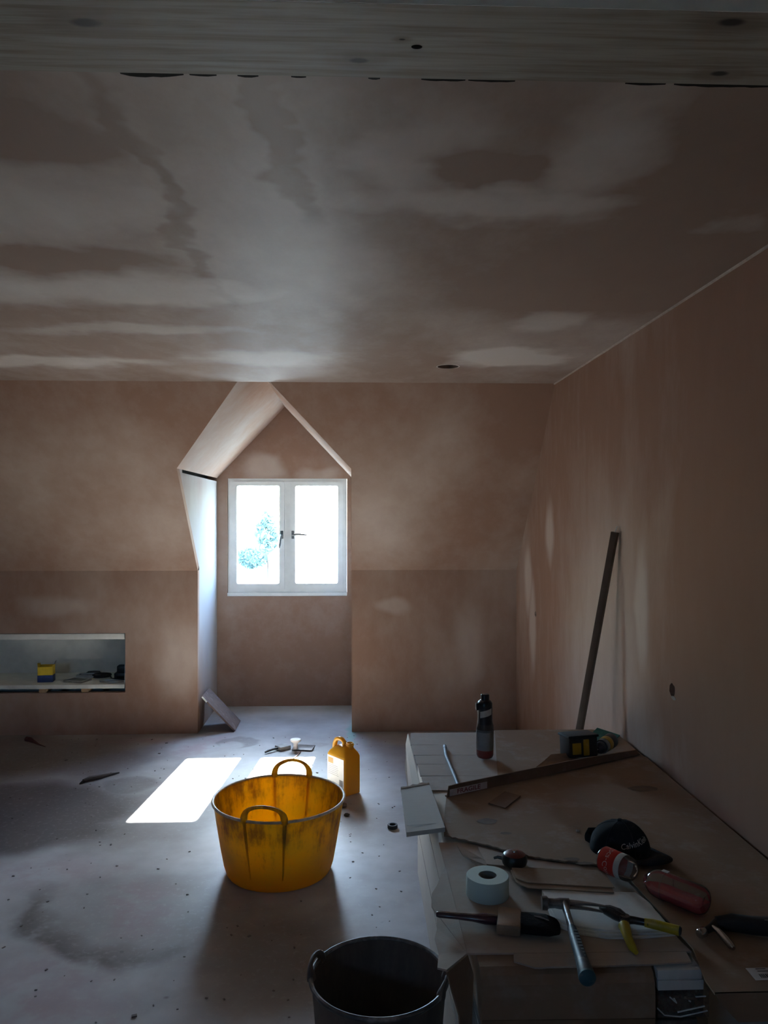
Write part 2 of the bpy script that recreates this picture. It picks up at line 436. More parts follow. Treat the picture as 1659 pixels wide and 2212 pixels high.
def pane_mat():
    g = G('window_glass')
    nt = g.nt; nt.nodes.remove(g.b)
    tr = nt.nodes.new('ShaderNodeBsdfTransparent'); tr.inputs[0].default_value = (0.94, 0.97, 0.97, 1)
    gl = nt.nodes.new('ShaderNodeBsdfGlossy'); gl.inputs['Roughness'].default_value = 0.03
    mx = nt.nodes.new('ShaderNodeMixShader'); mx.inputs[0].default_value = 0.06
    nt.links.new(tr.outputs[0], mx.inputs[1]); nt.links.new(gl.outputs[0], mx.inputs[2]); nt.links.new(mx.outputs[0], g.out.inputs[0])
    return g.m
M_pane = pane_mat()

# ------------------------------------------------------------------ the room
XW, YK, YS, YD, ZC = 1.135, 5.47, 4.40, 6.22, 2.285      # right wall, knee wall, top of the slope, dormer window wall, ceiling
ZK, ZE, ZR = 1.14, 1.82, 2.39                            # knee wall top, dormer eave, dormer ridge
XL, XR, XM = -1.11, -0.033, -0.571                       # dormer cheeks and ridge
XFAR, YREAR = -4.0, -2.5
def y_on_slope(z): return YK - (z - ZK) / (ZC - ZK) * (YK - YS)

bm = bmesh.new()
slab(bm, [[(XFAR - .1, YREAR - .1), (XW + .1, YREAR - .1), (XW + .1, YK + .08), (XR + .06, YK + .08), (XR + .06, YD + .1), (XL - .06, YD + .1), (XL - .06, YK + .6), (XFAR - .1, YK + .6)]],
     lambda x, y: (x, y, 0), lambda x, y: (x, y, -0.12))
tag(finish('floor', bm, M_floor), 'dusty plaster-splashed bare floor', kind='structure')

# ceiling with the round cut-out for a downlight
bm = bmesh.new()
slab(bm, [[(XFAR - .1, 1.28), (XW + .1, 1.28), (XW + .1, YS), (XFAR - .1, YS)], circle(0.463, 3.907, 0.053, 32)],
     lambda x, y: (x, y, ZC), lambda x, y: (x, y, ZC + 0.115))
ceil = tag(finish('ceiling', bm, M_ceil), 'patchy drying pink plaster ceiling', kind='structure')
latheo('cutout_edge', [(0.0530, 0.0), (0.0545, -0.0012), (0.058, -0.0005), (0.060, 0.0004)], simple('chalky_edge', (0.62, 0.58, 0.55), 0.8), ceil, 32, loc=(0.463, 3.907, ZC))
boxo('ceiling_void', (0.36, 3.80, ZC + 0.117), (0.57, 4.02, ZC + 0.125), M_dark, ceil)

# wall with the window: left part (knee wall with a niche, slope above) and right part
NX0, NX1, NZ0, NZ1 = -3.30, -1.612, 0.290, 0.705
tS = 0.05
nsl = Vector((0, ZC - ZK, YK - YS)).normalized() * tS      # outward across the slope
def knee(bm, outer, holes=()):
    slab(bm, [outer, *holes], lambda x, z: (x, YK, z), lambda x, z: (x, YK + tS, z))
def slope(bm, outer):
    slab(bm, [outer], lambda x, z: (x, y_on_slope(z), z), lambda x, z: (x, y_on_slope(z) + nsl.y, z + nsl.z))
XT0, XT1 = -0.672, -0.488
bm = bmesh.new()
knee(bm, [(XFAR - .1, 0), (XL, 0), (XL, ZK), (XFAR - .1, ZK)], [[(NX0, NZ0), (NX1, NZ0), (NX1, NZ1), (NX0, NZ1)]])
slope(bm, [(XFAR - .1, ZK), (XL, ZK), (XL, ZE), (XT0, ZC), (XFAR - .1, ZC)])
bmesh.ops.remove_doubles(bm, verts=bm.verts, dist=1e-4)
tag(finish('wall_back_left', bm, M_wall_b), 'brown plaster knee wall and roof slope left of the dormer', kind='structure')
bm = bmesh.new()
knee(bm, [(XR, 0), (XW + .05, 0), (XW + .05, ZK), (XR, ZK)])
slope(bm, [(XR, ZK), (XW + .05, ZK), (XW + .05, ZC), (XT1, ZC), (XR, ZE)])
bmesh.ops.remove_doubles(bm, verts=bm.verts, dist=1e-4)
tag(finish('wall_back_right', bm, M_wall_b), 'brown plaster knee wall and roof slope right of the dormer', kind='structure')

# dormer: cheeks, two roof planes, gable wall with the window opening
ye = y_on_slope(ZE)
hs = tS * tS / nsl.y                                       # the slope slab's horizontal thickness
ys_ = ye + hs; yk_ = YK + tS; zk_ = ZK + 0.02
bm = bmesh.new()
slab(bm, [[(yk_, 0), (YD, 0), (YD, ZE - 0.026), (ye + 0.15, ZE - 0.020), (ye + 0.145, ZE), (ys_, ZE), (yk_, zk_)]], lambda y, z: (XL, y, z), lambda y, z: (XL - 0.04, y, z))
ck = tag(finish('wall_dormer_left', bm, M_cheek), 'pale dormer cheek left of the window with a gap at its top', kind='structure')
bm = bmesh.new()
slab(bm, [[(yk_, 0), (YD + .1, 0), (YD + .1, ZE + .2), (y_on_slope(ZE + .2) + .03, ZE + .2), (yk_, ZK)]], lambda y, z: (XL - .075, y, z), lambda y, z: (XL - .10, y, z)); finish('cheek_backing', bm, M_dark, ck)
boxo('cheek_backing', (XL - .095, ye - .02, ZE + .034), (XL - .024, YD + .1, ZE + .19), M_dark, ck)
# outer roof skin and rear wall of the eaves, left of the dormer
bm = bmesh.new(); slab(bm, [[(XFAR - .2, ZK - .5), (XL - .08, ZK - .5), (XL - .08, ZC + .3), (XFAR - .2, ZC + .3)]], lambda x, z: (x, y_on_slope(z) + .16, z), lambda x, z: (x, y_on_slope(z) + .19, z)); finish('outer_skin', bm, M_dark, ck)
boxo('outer_skin', (XFAR - .2, YK + .52, -.12), (XL - .08, YK + .56, ZK + .1), M_dark, ck)
bm = bmesh.new()
slab(bm, [[(yk_, 0), (YD, 0), (YD, ZE), (ys_, ZE), (yk_, zk_)]], lambda y, z: (XR, y, z), lambda y, z: (XR + 0.06, y, z))
tag(finish('wall_dormer_right', bm, M_cheek), 'dormer cheek right of the window', kind='structure')
def roofplane(name, x0, xt, sgn, label):
    pts = [(x0, ye, ZE), (x0, YD + .05, ZE), (XM, YD + .05, ZR), (XM, YS, ZR), (xt, YS, ZC)]
    n = Vector((-(ZR - ZE), 0, abs(XM - x0))).normalized() * 0.05; n.x *= sgn
    bm = bmesh.new()
    A = [bm.verts.new(p) for p in pts]; B = [bm.verts.new(Vector(p) + n) for p in pts]
    bm.faces.new(A); bm.faces.new(B[::-1])
    for i in range(5): bm.faces.new((A[i], A[(i + 1) % 5], B[(i + 1) % 5], B[i]))
    return tag(finish(name, bm, M_dormer), label, kind='structure')
roofplane('ceiling_dormer_left', XL, XT0, 1, 'left sloping plaster ceiling of the dormer')
roofplane('ceiling_dormer_right', XR, XT1, -1, 'right sloping plaster ceiling of the dormer')
WX0, WX1, WZ0, WZ1 = -1.0275, -0.0765, 0.877, 1.822
bm = bmesh.new()
slab(bm, [[(XL - .10, 0), (XR + .06, 0), (XR + .06, ZE), (XM, ZR + .06), (XL - .10, ZE)], [(WX0, WZ0), (WX1, WZ0), (WX1, WZ1 - 0.004), (WX0, WZ1 - 0.004)]],
     lambda x, z: (x, YD, z), lambda x, z: (x, YD + 0.12, z))
gab = tag(finish('wall_dormer_back', bm, M_gable), 'brown plaster gable wall around the dormer window', kind='structure')

# right wall with two cable holes
bm = bmesh.new()
slab(bm, [[(YREAR - .1, 0), (YK + .05, 0), (YK + .05, ZC + .5), (YREAR - .1, ZC + .5)], circle(4.878, 0.904, 0.024, 18, 0.016, 0.15), circle(2.751, 0.909, 0.026, 22, 0.024, 0.10)],
     lambda y, z: (XW, y, z), lambda y, z: (XW + 0.05, y, z))
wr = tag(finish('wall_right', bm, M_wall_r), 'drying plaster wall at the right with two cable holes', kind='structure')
boxo('hole_backing', (XW + 0.052, 4.80, 0.85), (XW + 0.06, 4.95, 0.95), M_dark, wr)
boxo('hole_backing', (XW + 0.052, 2.68, 0.85), (XW + 0.06, 2.82, 0.97), M_dark, wr)
prism('plaster_lip', circle(0, 0, 0.020, 14, 0.007, 0.15), 0, 0.004, simple('pale_chipped_plaster', (0.27, 0.22, 0.19), 0.8), wr, loc=(XW - 0.001, 2.738, 0.884), rot=(PI / 2, 0, PI / 2))
# paper tape and bead lines in the corners
M_bead = simple('pale_filler_bead', (0.50, 0.42, 0.37), 0.7)
tag(boxo('trim_1', (XW - 0.007, 1.31, ZC - 0.006), (XW + 0.001, YS, ZC + 0.001), M_bead), 'thin filler bead where ceiling meets right wall', kind='structure')

# the rest of the room, behind and beside the photographer
tag(boxo('wall_left', (XFAR - .15, YREAR - .1, 0), (XFAR, YK + .6, ZC + .5), M_plain), kind='structure')
RX0, RX1, RZ0, RZ1 = -2.5, -1.9, 1.6, 2.2
bm = bmesh.new()
slab(bm, [[(XFAR, 0), (XW, 0), (XW, ZC + .5), (XFAR, ZC + .5)], [(RX0, RZ0), (RX1, RZ0), (RX1, RZ1), (RX0, RZ1)]], lambda x, z: (x, YREAR, z), lambda x, z: (x, YREAR - .1, z))
tag(finish('wall_rear', bm, M_plain), kind='structure')
tag(boxo('ceiling_rear', (XFAR - .1, YREAR - .1, ZC + .35), (XW + .1, 1.30, ZC + .45), M_white_wall), kind='structure')
# beam: bare pine soffit, white painted face towards the photographer
beam = tag(boxo('trim_2', (XFAR - .1, 1.106, 2.275), (XW + .1, 1.294, ZC + 0.36), M_pine), 'bare pine beam with knots across the ceiling', kind='structure')
boxo('beam_face', (XFAR, 1.1045, 2.2752), (XW, 1.1058, ZC + 0.35), M_white_wall, beam)
# ragged dark gap between beam and ceiling
def gap(x0, x1, w):
    n = max(3, int((x1 - x0) / 0.012)); up = []; dn = []
    for i in range(n + 1):
        x = x0 + (x1 - x0) * i / n; k = math.sin(PI * i / n) ** 0.5
        up.append((x, 1.3135 + w * k * random.uniform(0.5, 1.0))); dn.append((x, 1.300))
    prism('gap_crack', dn + up[::-1], 2.2838, 2.2848, M_dark, beam)
for a in ((-0.395, -0.29, 0.011), (-0.28, -0.235, 0.004), (-0.20, -0.165, 0.004), (-0.11, -0.085, 0.003), (0.02, 0.04, 0.003), (0.11, 0.185, 0.004), (0.19, 0.27, 0.0035),
          (0.46, 0.53, 0.004), (0.545, 0.72, 0.006)): gap(*a)
latheo('screw_hole', [(0.0, 0.002), (0.008, 0.001), (0.009, 0.0)], M_dark, beam, 14, sy=0.6, loc=(0.094, 1.206, 2.2752), rot=(PI, 0, 0))

# ------------------------------------------------------------------ window
def window(name, label, x0, x1, z0, z1, ymid, sgn, handles):
    """White two-light casement window; sgn +1: the room is on the -Y side."""
    Y = lambda d: ymid - sgn * d
    def bar(bm, xa, xb, za, zb, d0, d1, bev=0.004):
        ya, yb = sorted((Y(d0), Y(d1))); box(bm, (xa, ya, za), (xb, yb, zb), bev)
    fw = 0.036
    bm = bmesh.new()
    slab(bm, [[(x0, z0), (x1, z0), (x1, z1), (x0, z1)],
              [(x0 + fw, z0 + fw + .012), ((x0 + x1) / 2 - .03, z0 + fw + .012), ((x0 + x1) / 2 - .03, z1 - fw + .008), (x0 + fw, z1 - fw + .008)],
              [((x0 + x1) / 2 + .03, z0 + fw + .012), (x1 - fw, z0 + fw + .012), (x1 - fw, z1 - fw + .008), ((x0 + x1) / 2 + .03, z1 - fw + .008)]],
         lambda x, z: (x, Y(0.045), z), lambda x, z: (x, Y(-0.03), z))
    w = tag(finish(name, bm, M_white_paint), label, kind='structure')
    bm = bmesh.new(); bar(bm, x0 - .003, x1 + .003, z0 - .012, z0 + .016, 0.0, 0.062, .005); finish('sill', bm, M_white_paint, w, True)
    xm = (x0 + x1) / 2
    for k, (a, b) in enumerate(((x0 + fw - .004, xm - .024), (xm + .024, x1 - fw + .004))):
        za, zb = z0 + fw + .004, z1 - fw + .012; s = 0.040
        bm = bmesh.new()
        gl = [(a + s, za + s + .008), (b - s, za + s + .008), (b - s, zb - s + .006), (a + s, zb - s + .006)]
        r = 0.014; gl2 = []
        for (cx, cz, a0) in ((gl[0][0] + r, gl[0][1] + r, PI), (gl[1][0] - r, gl[1][1] + r, 1.5 * PI), (gl[2][0] - r, gl[2][1] - r, 0), (gl[3][0] + r, gl[3][1] - r, .5 * PI)):
            for q in range(5): gl2.append((cx + r * math.cos(a0 + q * PI / 8), cz + r * math.sin(a0 + q * PI / 8)))
        slab(bm, [[(a, za), (b, za), (b, zb), (a, zb)], gl2], lambda x, z: (x, Y(0.056), z), lambda x, z: (x, Y(-0.01), z))
        cs = finish('casement', bm, M_white_paint, w)
        ya, yb = sorted((Y(0.018), Y(0.022)))
        boxo('pane', (a + s - .008, ya, za + s), (b - s + .008, yb, zb - s + .012), M_pane, cs)
        if handles:
            hx = b - s / 2 if k == 0 else a + s / 2; hz = 1.368
            bm = bmesh.new(); bar(bm, hx - .011, hx + .011, hz - .032, hz + .032, 0.0565, 0.064, .003)
            box(bm, (hx - .009, min(Y(.064), Y(.088)), hz - .009), (hx + .009, max(Y(.064), Y(.088)), hz + .009), .003)
            d = (-0.016, -0.105) if k == 0 else (0.115, 0.0)
            tube(bm, [(hx, Y(.084), hz), (hx + d[0] * .35, Y(.094), hz + d[1] * .35 + .006), (hx + d[0] * .7, Y(.096), hz + d[1] * .7 + .003), (hx + d[0], Y(.094), hz + d[1])], [.011, .010, .009, .007], 8)
            finish('handle', bm, M_handle, cs, True)
    # hinge wear and open bead down the right jamb
    return w
window('window_1', 'white two-light casement window in the dormer', -1.026, -0.078, 0.890, 1.818, YD + 0.06, 1, True)
window('window_2', None, RX0, RX1, RZ0, RZ1, YREAR - 0.05, -1, False)

# ------------------------------------------------------------------ outside the window
def ground_mat():
    g = G('dry_grass'); p = g.pos()
    c = g.mix(g.noise(p, 0.6, 6, 0.6), (0.27, 0.32, 0.29), (0.40, 0.43, 0.41))
    return g.set(base=c, rough=0.9)
bm = bmesh.new(); bmesh.ops.create_grid(bm, x_segments=1, y_segments=1, size=120)
tag(finish('ground', bm, ground_mat(), loc=(0, 20, -2.8)), kind='structure')
def leaf_mat(name, a, b):
    g = G(name); c = g.mix(g.noise(g.pos(), 2.5, 6, 0.7), a, b); return g.set(base=c, rough=0.8)
M_leaf = leaf_mat('hedge_leaves', (0.10, 0.14, 0.12), (0.19, 0.25, 0.22))
def leafy(name, label, cat, loc, size, n, seed, leaf=1.0, trunk=1.0):
    """A leafy mass: many small facing leaves spread over a lumpy body, on a stem."""
    rnd = random.Random(seed)
    t = thing(name, label, cat, loc)
    bm = bmesh.new()
    for i in range(n):
        d = Vector((rnd.gauss(0, 1), rnd.gauss(0, 1), rnd.gauss(0, 1))).normalized()
        k = 1 + 0.28 * mnoise.noise(d * 2.2 + Vector((seed, 0, 0)))
        p = Vector((d.x * size[0], d.y * size[1], d.z * size[2])) * k * rnd.uniform(0.6, 1.0) + Vector((0, 0, size[2]))
        s = rnd.uniform(0.08, 0.18) * leaf
        q = Vector((rnd.gauss(0, 1), rnd.gauss(0, 1), rnd.gauss(0, 1))).normalized(); r = q.orthogonal().normalized()
        bm.faces.new([bm.verts.new(p + x) for x in (q * s, r * s * .5, -q * s, -r * s * .5)])
    f = finish('foliage', bm, M_leaf, t); f['kind'] = 'stuff'
    tubeo('stem', [(0, 0, -trunk), (0.05, 0, size[2] * .3), (0, 0, size[2])], [0.12, 0.09, 0.05], simple('bark', (0.12, 0.09, 0.07), 0.9), t, 8)
    return t
leafy('hedge', 'pale green hedge seen through the left window pane', 'hedge', (-8.0, 60.0, -2.75), (1.35, 0.9, 0.80), 1100, 3, 1.3, 0.05)
leafy('garden_tree', 'sparse tree seen through the left window pane', 'tree', (-5.15, 45.0, -1.0), (0.60, 0.7, 1.25), 420, 5, 1.7, 1.8)


# ------------------------------------------------------------------ recessed shelf in the knee wall
sh = thing('recessed_shelf', 'white recessed shelf box built into the knee wall', 'shelf', (-2.45, YK + 0.01, 0.345))
ox, oy, oz = -2.45, YK + 0.01, 0.345
def shp(name, lo, hi, mat, bev=0.0): return boxo(name, (lo[0] - ox, lo[1] - oy, lo[2] - oz), (hi[0] - ox, hi[1] - oy, hi[2] - oz), mat, sh, bev)
shp('shelf_board', (NX0 + .005, YK + .012, 0.316), (NX1 - .008, 5.90, 0.345), M_board_white, 0.003)
shp('top_board', (NX0 + .005, YK + .012, 0.660), (NX1 - .008, 5.90, 0.700), M_board_white, 0.003)
shp('back_panel', (NX0 - .05, 5.90, 0.15), (NX1 + .05, 5.915, 0.75), M_board_white)
shp('side_panel', (NX1 - .022, YK + .055, 0.345), (NX1 - .006, 5.90, 0.660), M_board_white)
shp('side_panel', (NX0, YK + .055, 0.345), (NX0 + .016, 5.90, 0.660), M_board_white)
M_raw_wood = simple('raw_wood', (0.36, 0.25, 0.15), 0.8, scale=20)
for bx_ in (-2.21, -1.92): shp('packing_block', (bx_, YK + .014, 0.2905), (bx_ + .05, 5.88, 0.3155), M_raw_wood)
shp('bottom_backing', (NX0 - .05, YK + .3, 0.255), (NX1 + .05, 5.90, 0.270), M_dark)

M_card_yellow = simple('yellow_card', (0.75, 0.52, 0.03), 0.55, var=0.06)
M_card_blue = simple('blue_card', (0.03, 0.06, 0.22), 0.55, var=0.1)
M_black_plastic = simple('black_plastic', (0.018, 0.018, 0.02), 0.38, scale=60, bump=0.02)
M_black_rubber = simple('black_rubber', (0.02, 0.02, 0.022), 0.7, scale=80, bump=0.1)
M_grey_metal = simple('grey_metal', (0.35, 0.36, 0.37), 0.35, metal=0.9, scale=20)
M_silver = simple('silver_tray', (0.50, 0.51, 0.50), 0.35, metal=0.6)

# on the shelf
ZSH = 0.345
t = thing('screw_box', 'open yellow and blue carton on the recessed shelf', 'carton', (-2.205, 5.60, ZSH), (0, 0, 0.12))
boxo('base', (-.052, -.035, 0), (.052, .035, .050), M_card_blue, t, .002)
bm = bmesh.new()
for lo, hi in (((-.050, -.034, .050), (.050, -.031, .108)), ((-.050, .031, .050), (.050, .034, .115)), ((-.051, -.034, .050), (-.048, .034, .128)), ((.048, -.034, .050), (.051, .034, .118))): box(bm, lo, hi)
bmesh.ops.remove_doubles(bm, verts=bm.verts, dist=0.003)
finish('sleeve', bm, M_card_yellow, t)
boxo('flap', (-.05, -.002, 0), (-.049, .034, .03), M_card_yellow, t, M=T(-0.004, 0, .126) @ Ry(-0.5))
boxo('flap', (.0, -.002, 0), (.0012, .034, .03), simple('grey_card', (0.2, 0.2, 0.2), 0.7), t, M=T(.049, 0, .116) @ Ry(0.4))

def frame(name, label, loc, rz, w, d, h, mat, tilt=0.0):
    t = thing(name, label, 'light panel', loc, (tilt, 0, rz))
    bm = bmesh.new(); slab(bm, [[(-w, -d), (w, -d), (w, d), (-w, d)], [(-w + .012, -d + .012), (w - .012, -d + .012), (w - .012, d - .012), (-w + .012, d - .012)]], lambda x, y: (x, y, h), lambda x, y: (x, y, 0))
    finish('rim', bm, mat, t); boxo('mesh_plate', (-w + .011, -d + .011, .002), (w - .011, d - .011, h * .6), simple('dark_grey_plate', (0.13, 0.13, 0.12), 0.5), t)
    return t
frame('flat_tray', 'flat grey metal-rimmed tray lying on the recessed shelf', (-1.985, 5.60, ZSH), -0.35, .075, .055, .012, M_silver)
frame('flat_tray', 'flat metal-rimmed tray behind another near the cable coils', (-1.95, 5.745, ZSH), 0.1, .085, .045, .020, M_silver)
def coil(name, label, loc, R, n, r, mat, seed):
    rnd = random.Random(seed); pts = []
    for i in range(n * 18 + 1):
        a = 2 * PI * i / 18; k = 1 + 0.10 * math.sin(a * 0.37 + seed)
        pts.append((R * k * math.cos(a), R * 0.62 * k * math.sin(a + 0.2 * math.sin(i * .05)), r + (i / 18) * r * 1.9))
    pts += [(R * 1.25, -R * .55, r * 1.2), (R * 1.7, -R * .75, r), (R * 2.0, -R * .45, r)]
    o = tubeo(name, pts, r, mat, None, 6); o.location = loc
    return tag(o, label, 'cable')
coil('cable_coil', 'coil of black cable on the recessed shelf beside the black charger', (-1.845, 5.70, ZSH), .060, 4, .004, M_black_rubber, 2)
coil('cable_coil', 'loose loop of grey cable behind the flat trays on the shelf', (-1.955, 5.845, ZSH), .045, 3, .003, simple('grey_cable', (0.10, 0.10, 0.10), 0.6), 5)
t = thing('battery_charger', 'black battery charger at the right end of the recessed shelf', 'charger', (-1.690, 5.66, ZSH), (0, 0, 0.05))
boxo('base', (-.045, -.05, 0), (.045, .05, .052), M_black_plastic, t, .006)
boxo('battery', (-.030, -.035, .052), (.035, .038, .100), M_black_plastic, t, .008)
boxo('contact_slot', (-.025, -.0515, .015), (.025, -.0502, .030), M_dark, t)
t = thing('shallow_tray', 'shallow silver tray lying in front of the black charger', 'tray', (-1.735, 5.56, ZSH), (0, 0, -0.06))
prism('plate', circle(0, 0, .085, 26, .032), 0, .004, M_silver, t); latheo('rim', [(.98, .004), (1.0, .004), (1.02, .012), (1.0, .013), (.98, .004)], M_silver, t, 26, sx=.085, sy=.032)

# ------------------------------------------------------------------ tubs
def tub_mat(name, base, stain, blotch, translucent, rough=0.45, dirt=1.0):
    g = G(name); p = g.obj()
    n = g.noise(g.map(p, sc=(9, 9, 1.6)), 3.0, 5, 0.65)
    m = g.noise(p, 14, 5, 0.7)
    sep = g.nt.nodes.new('ShaderNodeSeparateXYZ'); g.put(sep.inputs[0], p)
    h = g.rng(sep.outputs[2], 0.06, 0.30, -0.03, 0.13)                    # slurry ran down from the rim
    d = g.rng(g.math('ADD', g.math('ADD', g.math('MULTIPLY', n, 0.6), g.math('MULTIPLY', m, 0.4)), h), 0.53, 0.75, 0.0, dirt)
    c = g.mix(d, base, stain)
    c = g.mix(g.rng(g.noise(p, 5, 3), 0.45, 0.7, 0, 0.35 * dirt), c, blotch)  # random blotches of a second tone
    nt = g.nt
    tr = nt.nodes.new('ShaderNodeBsdfTranslucent'); g.put(tr.inputs[0], c)
    mx = nt.nodes.new('ShaderNodeMixShader'); mx.inputs[0].default_value = translucent
    nt.links.new(g.b.outputs[0], mx.inputs[1]); nt.links.new(tr.outputs[0], mx.inputs[2]); nt.links.new(mx.outputs[0], g.out.inputs[0])
    return g.set(base=c, rough=rough, spec=0.4)
M_tub_y = tub_mat('yellow_tub_plastic', (0.88, 0.52, 0.02), (0.34, 0.15, 0.04), (0.70, 0.52, 0.08), 0.5, dirt=0.95)
M_tub_k = tub_mat('black_tub_plastic', (0.12, 0.092, 0.078), (0.19, 0.145, 0.12), (0.14, 0.11, 0.095), 0.0, 0.7, dirt=0.6)

def tub(name, label, loc, rz, R, r, h, mat, rim_mat, hw, hh, ribs=True):
    t = thing(name, label, 'tub', loc, (0, 0, rz))
    th = 0.004
    def rad(z): return r + (R - r) * (z / h) ** 0.85
    bm = bmesh.new()
    zs = [0.012 + (h - 0.012) * i / 10 for i in range(11)]
    prof = [(0, 0.0), (r - .02, 0.0), (r - .006, .003), (r, .012)] + [(rad(z), z) for z in zs[1:]] + [(rad(z) - th, z) for z in reversed(zs)] + [(r - .02, .008), (0, .008)]
    lathe(bm, prof, 64)
    body = finish('body', bm, mat, t, True)
    # rolled rim, dipping a little between the handles
    pts = []
    for i in range(65):
        a = 2 * PI * i / 64; pts.append((R * 1.006 * math.cos(a), R * 1.006 * math.sin(a), h - 0.001))
    bm = bmesh.new(); tube(bm, pts, 0.0062, 8, caps=False); finish('rim', bm, rim_mat, t, True)
    for s in (1, -1):
        bm = bmesh.new(); pts = []
        N = 22
        for i in range(N + 1):
            a = PI * i / N
            x = -hw * math.cos(a) * (1 - 0.08 * math.sin(a)); z = h - .008 + (hh + .008) * (max(0.0, math.sin(a)) ** 0.62)
            ang = x / R; rr = R * 1.004 + 0.18 * (z - h)
            pts.append((rr * math.sin(ang), s * rr * math.cos(ang), z))
        tube(bm, pts, [0.0055 + 0.006 * abs(math.cos(PI * i / N)) ** 5 for i in range(N + 1)], 10, flat=1.3, up=(0, s, 0))
        finish('handle', bm, mat, t, True)
        if ribs:
            for q in (-1, 1):
                bm = bmesh.new(); pts = []
                for i in range(9):
                    z = h - .004 - (h * 0.80) * i / 8; ang = q * hw / R * (1 - .05 * i / 8); rr = rad(z) + .0005
                    pts.append((rr * math.sin(ang), s * rr * math.cos(ang), z))
                tube(bm, pts, [.0085 - .0007 * i for i in range(9)], 8, flat=0.35, up=(1, 0, 0))
                finish('rib', bm, mat, t, True)
    return t
M_rim_y = simple('scuffed_yellow_rim', (0.58, 0.46, 0.30), 0.5, var=0.3, scale=25)
M_rim_k = simple('scuffed_grey_rim', (0.13, 0.12, 0.115), 0.5, var=0.5, scale=18, dust=0.8)
tub('yellow_mixing_tub', 'yellow plastic mixing tub with two handles, stained with plaster', (-0.336, 3.385, 0), math.radians(-7), 0.281, 0.226, 0.312, M_tub_y, M_rim_y, 0.084, 0.066)
tk = tub('black_bucket', 'dark dirty bucket standing beside the cardboard stack in the foreground', (0.058, 2.00, 0), math.radians(75), 0.174, 0.140, 0.355, M_tub_k, M_rim_k, 0.045, 0.022, ribs=False)
latheo('plaster_residue', [(0, .030), (.10, .028), (.147, .026), (.146, .012), (0, .012)], simple('dried_slurry', (0.08, 0.058, 0.048), 0.8), tk, 40)

# ------------------------------------------------------------------ yellow jerrycan
def canister():
    t = thing('jerrycan', 'yellow plastic jerrycan with a white label behind the yellow tub', 'canister', (-0.071, 4.312, 0), (0, 0, math.atan2(0.78, -0.62)))
    g = G('yellow_can_plastic'); c = g.mix(g.noise(g.obj(), 9, 3), (0.80, 0.42, 0.012), (0.70, 0.36, 0.02))
    tr = g.nt.nodes.new('ShaderNodeBsdfTranslucent'); g.put(tr.inputs[0], c)
    mx = g.nt.nodes.new('ShaderNodeMixShader'); mx.inputs[0].default_value = 0.35
    g.nt.links.new(g.b.outputs[0], mx.inputs[1]); g.nt.links.new(tr.outputs[0], mx.inputs[2]); g.nt.links.new(mx.outputs[0], g.out.inputs[0])
    mat = g.set(base=c, rough=0.4)
    L, W = 0.084, 0.056
    bm = bmesh.new()
    rings = []
    def ring(z, l0, l1, w, c):
        vs = []
        for cx, cy, a0 in ((l1 - c, w - c, 0), (l0 + c, w - c, PI / 2), (l0 + c, -w + c, PI), (l1 - c, -w + c, 1.5 * PI)):
            for q in range(4): vs.append(bm.verts.new((cx + c * math.cos(a0 + q * PI / 6), cy + c * math.sin(a0 + q * PI / 6), z)))
        return vs
    for z, l0, l1, w, c in ((0, -L + .01, L - .01, W - .01, .012), (.006, -L, L, W, .016), (.205, -L, L, W, .016), (.222, -L + .006, L - .010, W - .006, .016),
                            (.245, -L + .028, L - .034, W - .020, .014), (.256, -L + .036, L - .055, W - .030, .012)):
        rings.append(ring(z, l0, l1, w, c))
    for a, b in zip(rings, rings[1:]):
        for i in range(16): bm.faces.new((a[i], a[(i + 1) % 16], b[(i + 1) % 16], b[i]))
    bm.faces.new(rings[0][::-1]); bm.faces.new(rings[-1])
    finish('body', bm, mat, t, True)
    tubeo('handle', [(.066, .012, .225), (.064, .012, .255), (.052, .011, .280), (.030, .009, .289), (.006, .006, .288), (-.010, .004, .276), (-.014, .003, .248)], [.014, .013, .012, .012, .012, .012, .013], mat, t, 10, up=(0, 1, 0))
    latheo('neck', [(.021, .244), (.021, .262), (.024, .263), (.024, .268), (.020, .269), (.020, .276), (.017, .276), (.017, .250)], mat, t, 24, loc=(-.040, -.012, 0))
    M_label = simple('white_label_paper', (0.78, 0.77, 0.72), 0.5, var=0.03)
    lb = boxo('label', (-.074, W + .0002, .030), (.074, W + .0012, .200), M_label, t)
    boxo('label', (-L - .0012, -.030, .040), (-L - .0002, .048, .185), M_label, t) if False else None
    red = simple('orange_print', (0.70, 0.28, 0.03), 0.5); ink = simple('black_print', (0.03, 0.03, 0.035), 0.5)
    boxo('printed_panel', (.02, W + .0013, .160), (.066, W + .0016, .190), red, lb)
    for k in range(6): boxo('printed_line', (-.02 - .004 * (k % 3), W + .0013, .150 - .010 * k), (.066, W + .0016, .1525 - .010 * k), simple('grey_print', (0.4, 0.38, 0.36), 0.6), lb)
    rnd = random.Random(4); x = -.068
    while x < -.036:
        w = rnd.choice((.0008, .0014, .0022)); boxo('barcode_bar', (x, W + .0013, .045), (x + w, W + .0016, .085), ink, lb); x += w + rnd.choice((.001, .0016))
    return t
canister()

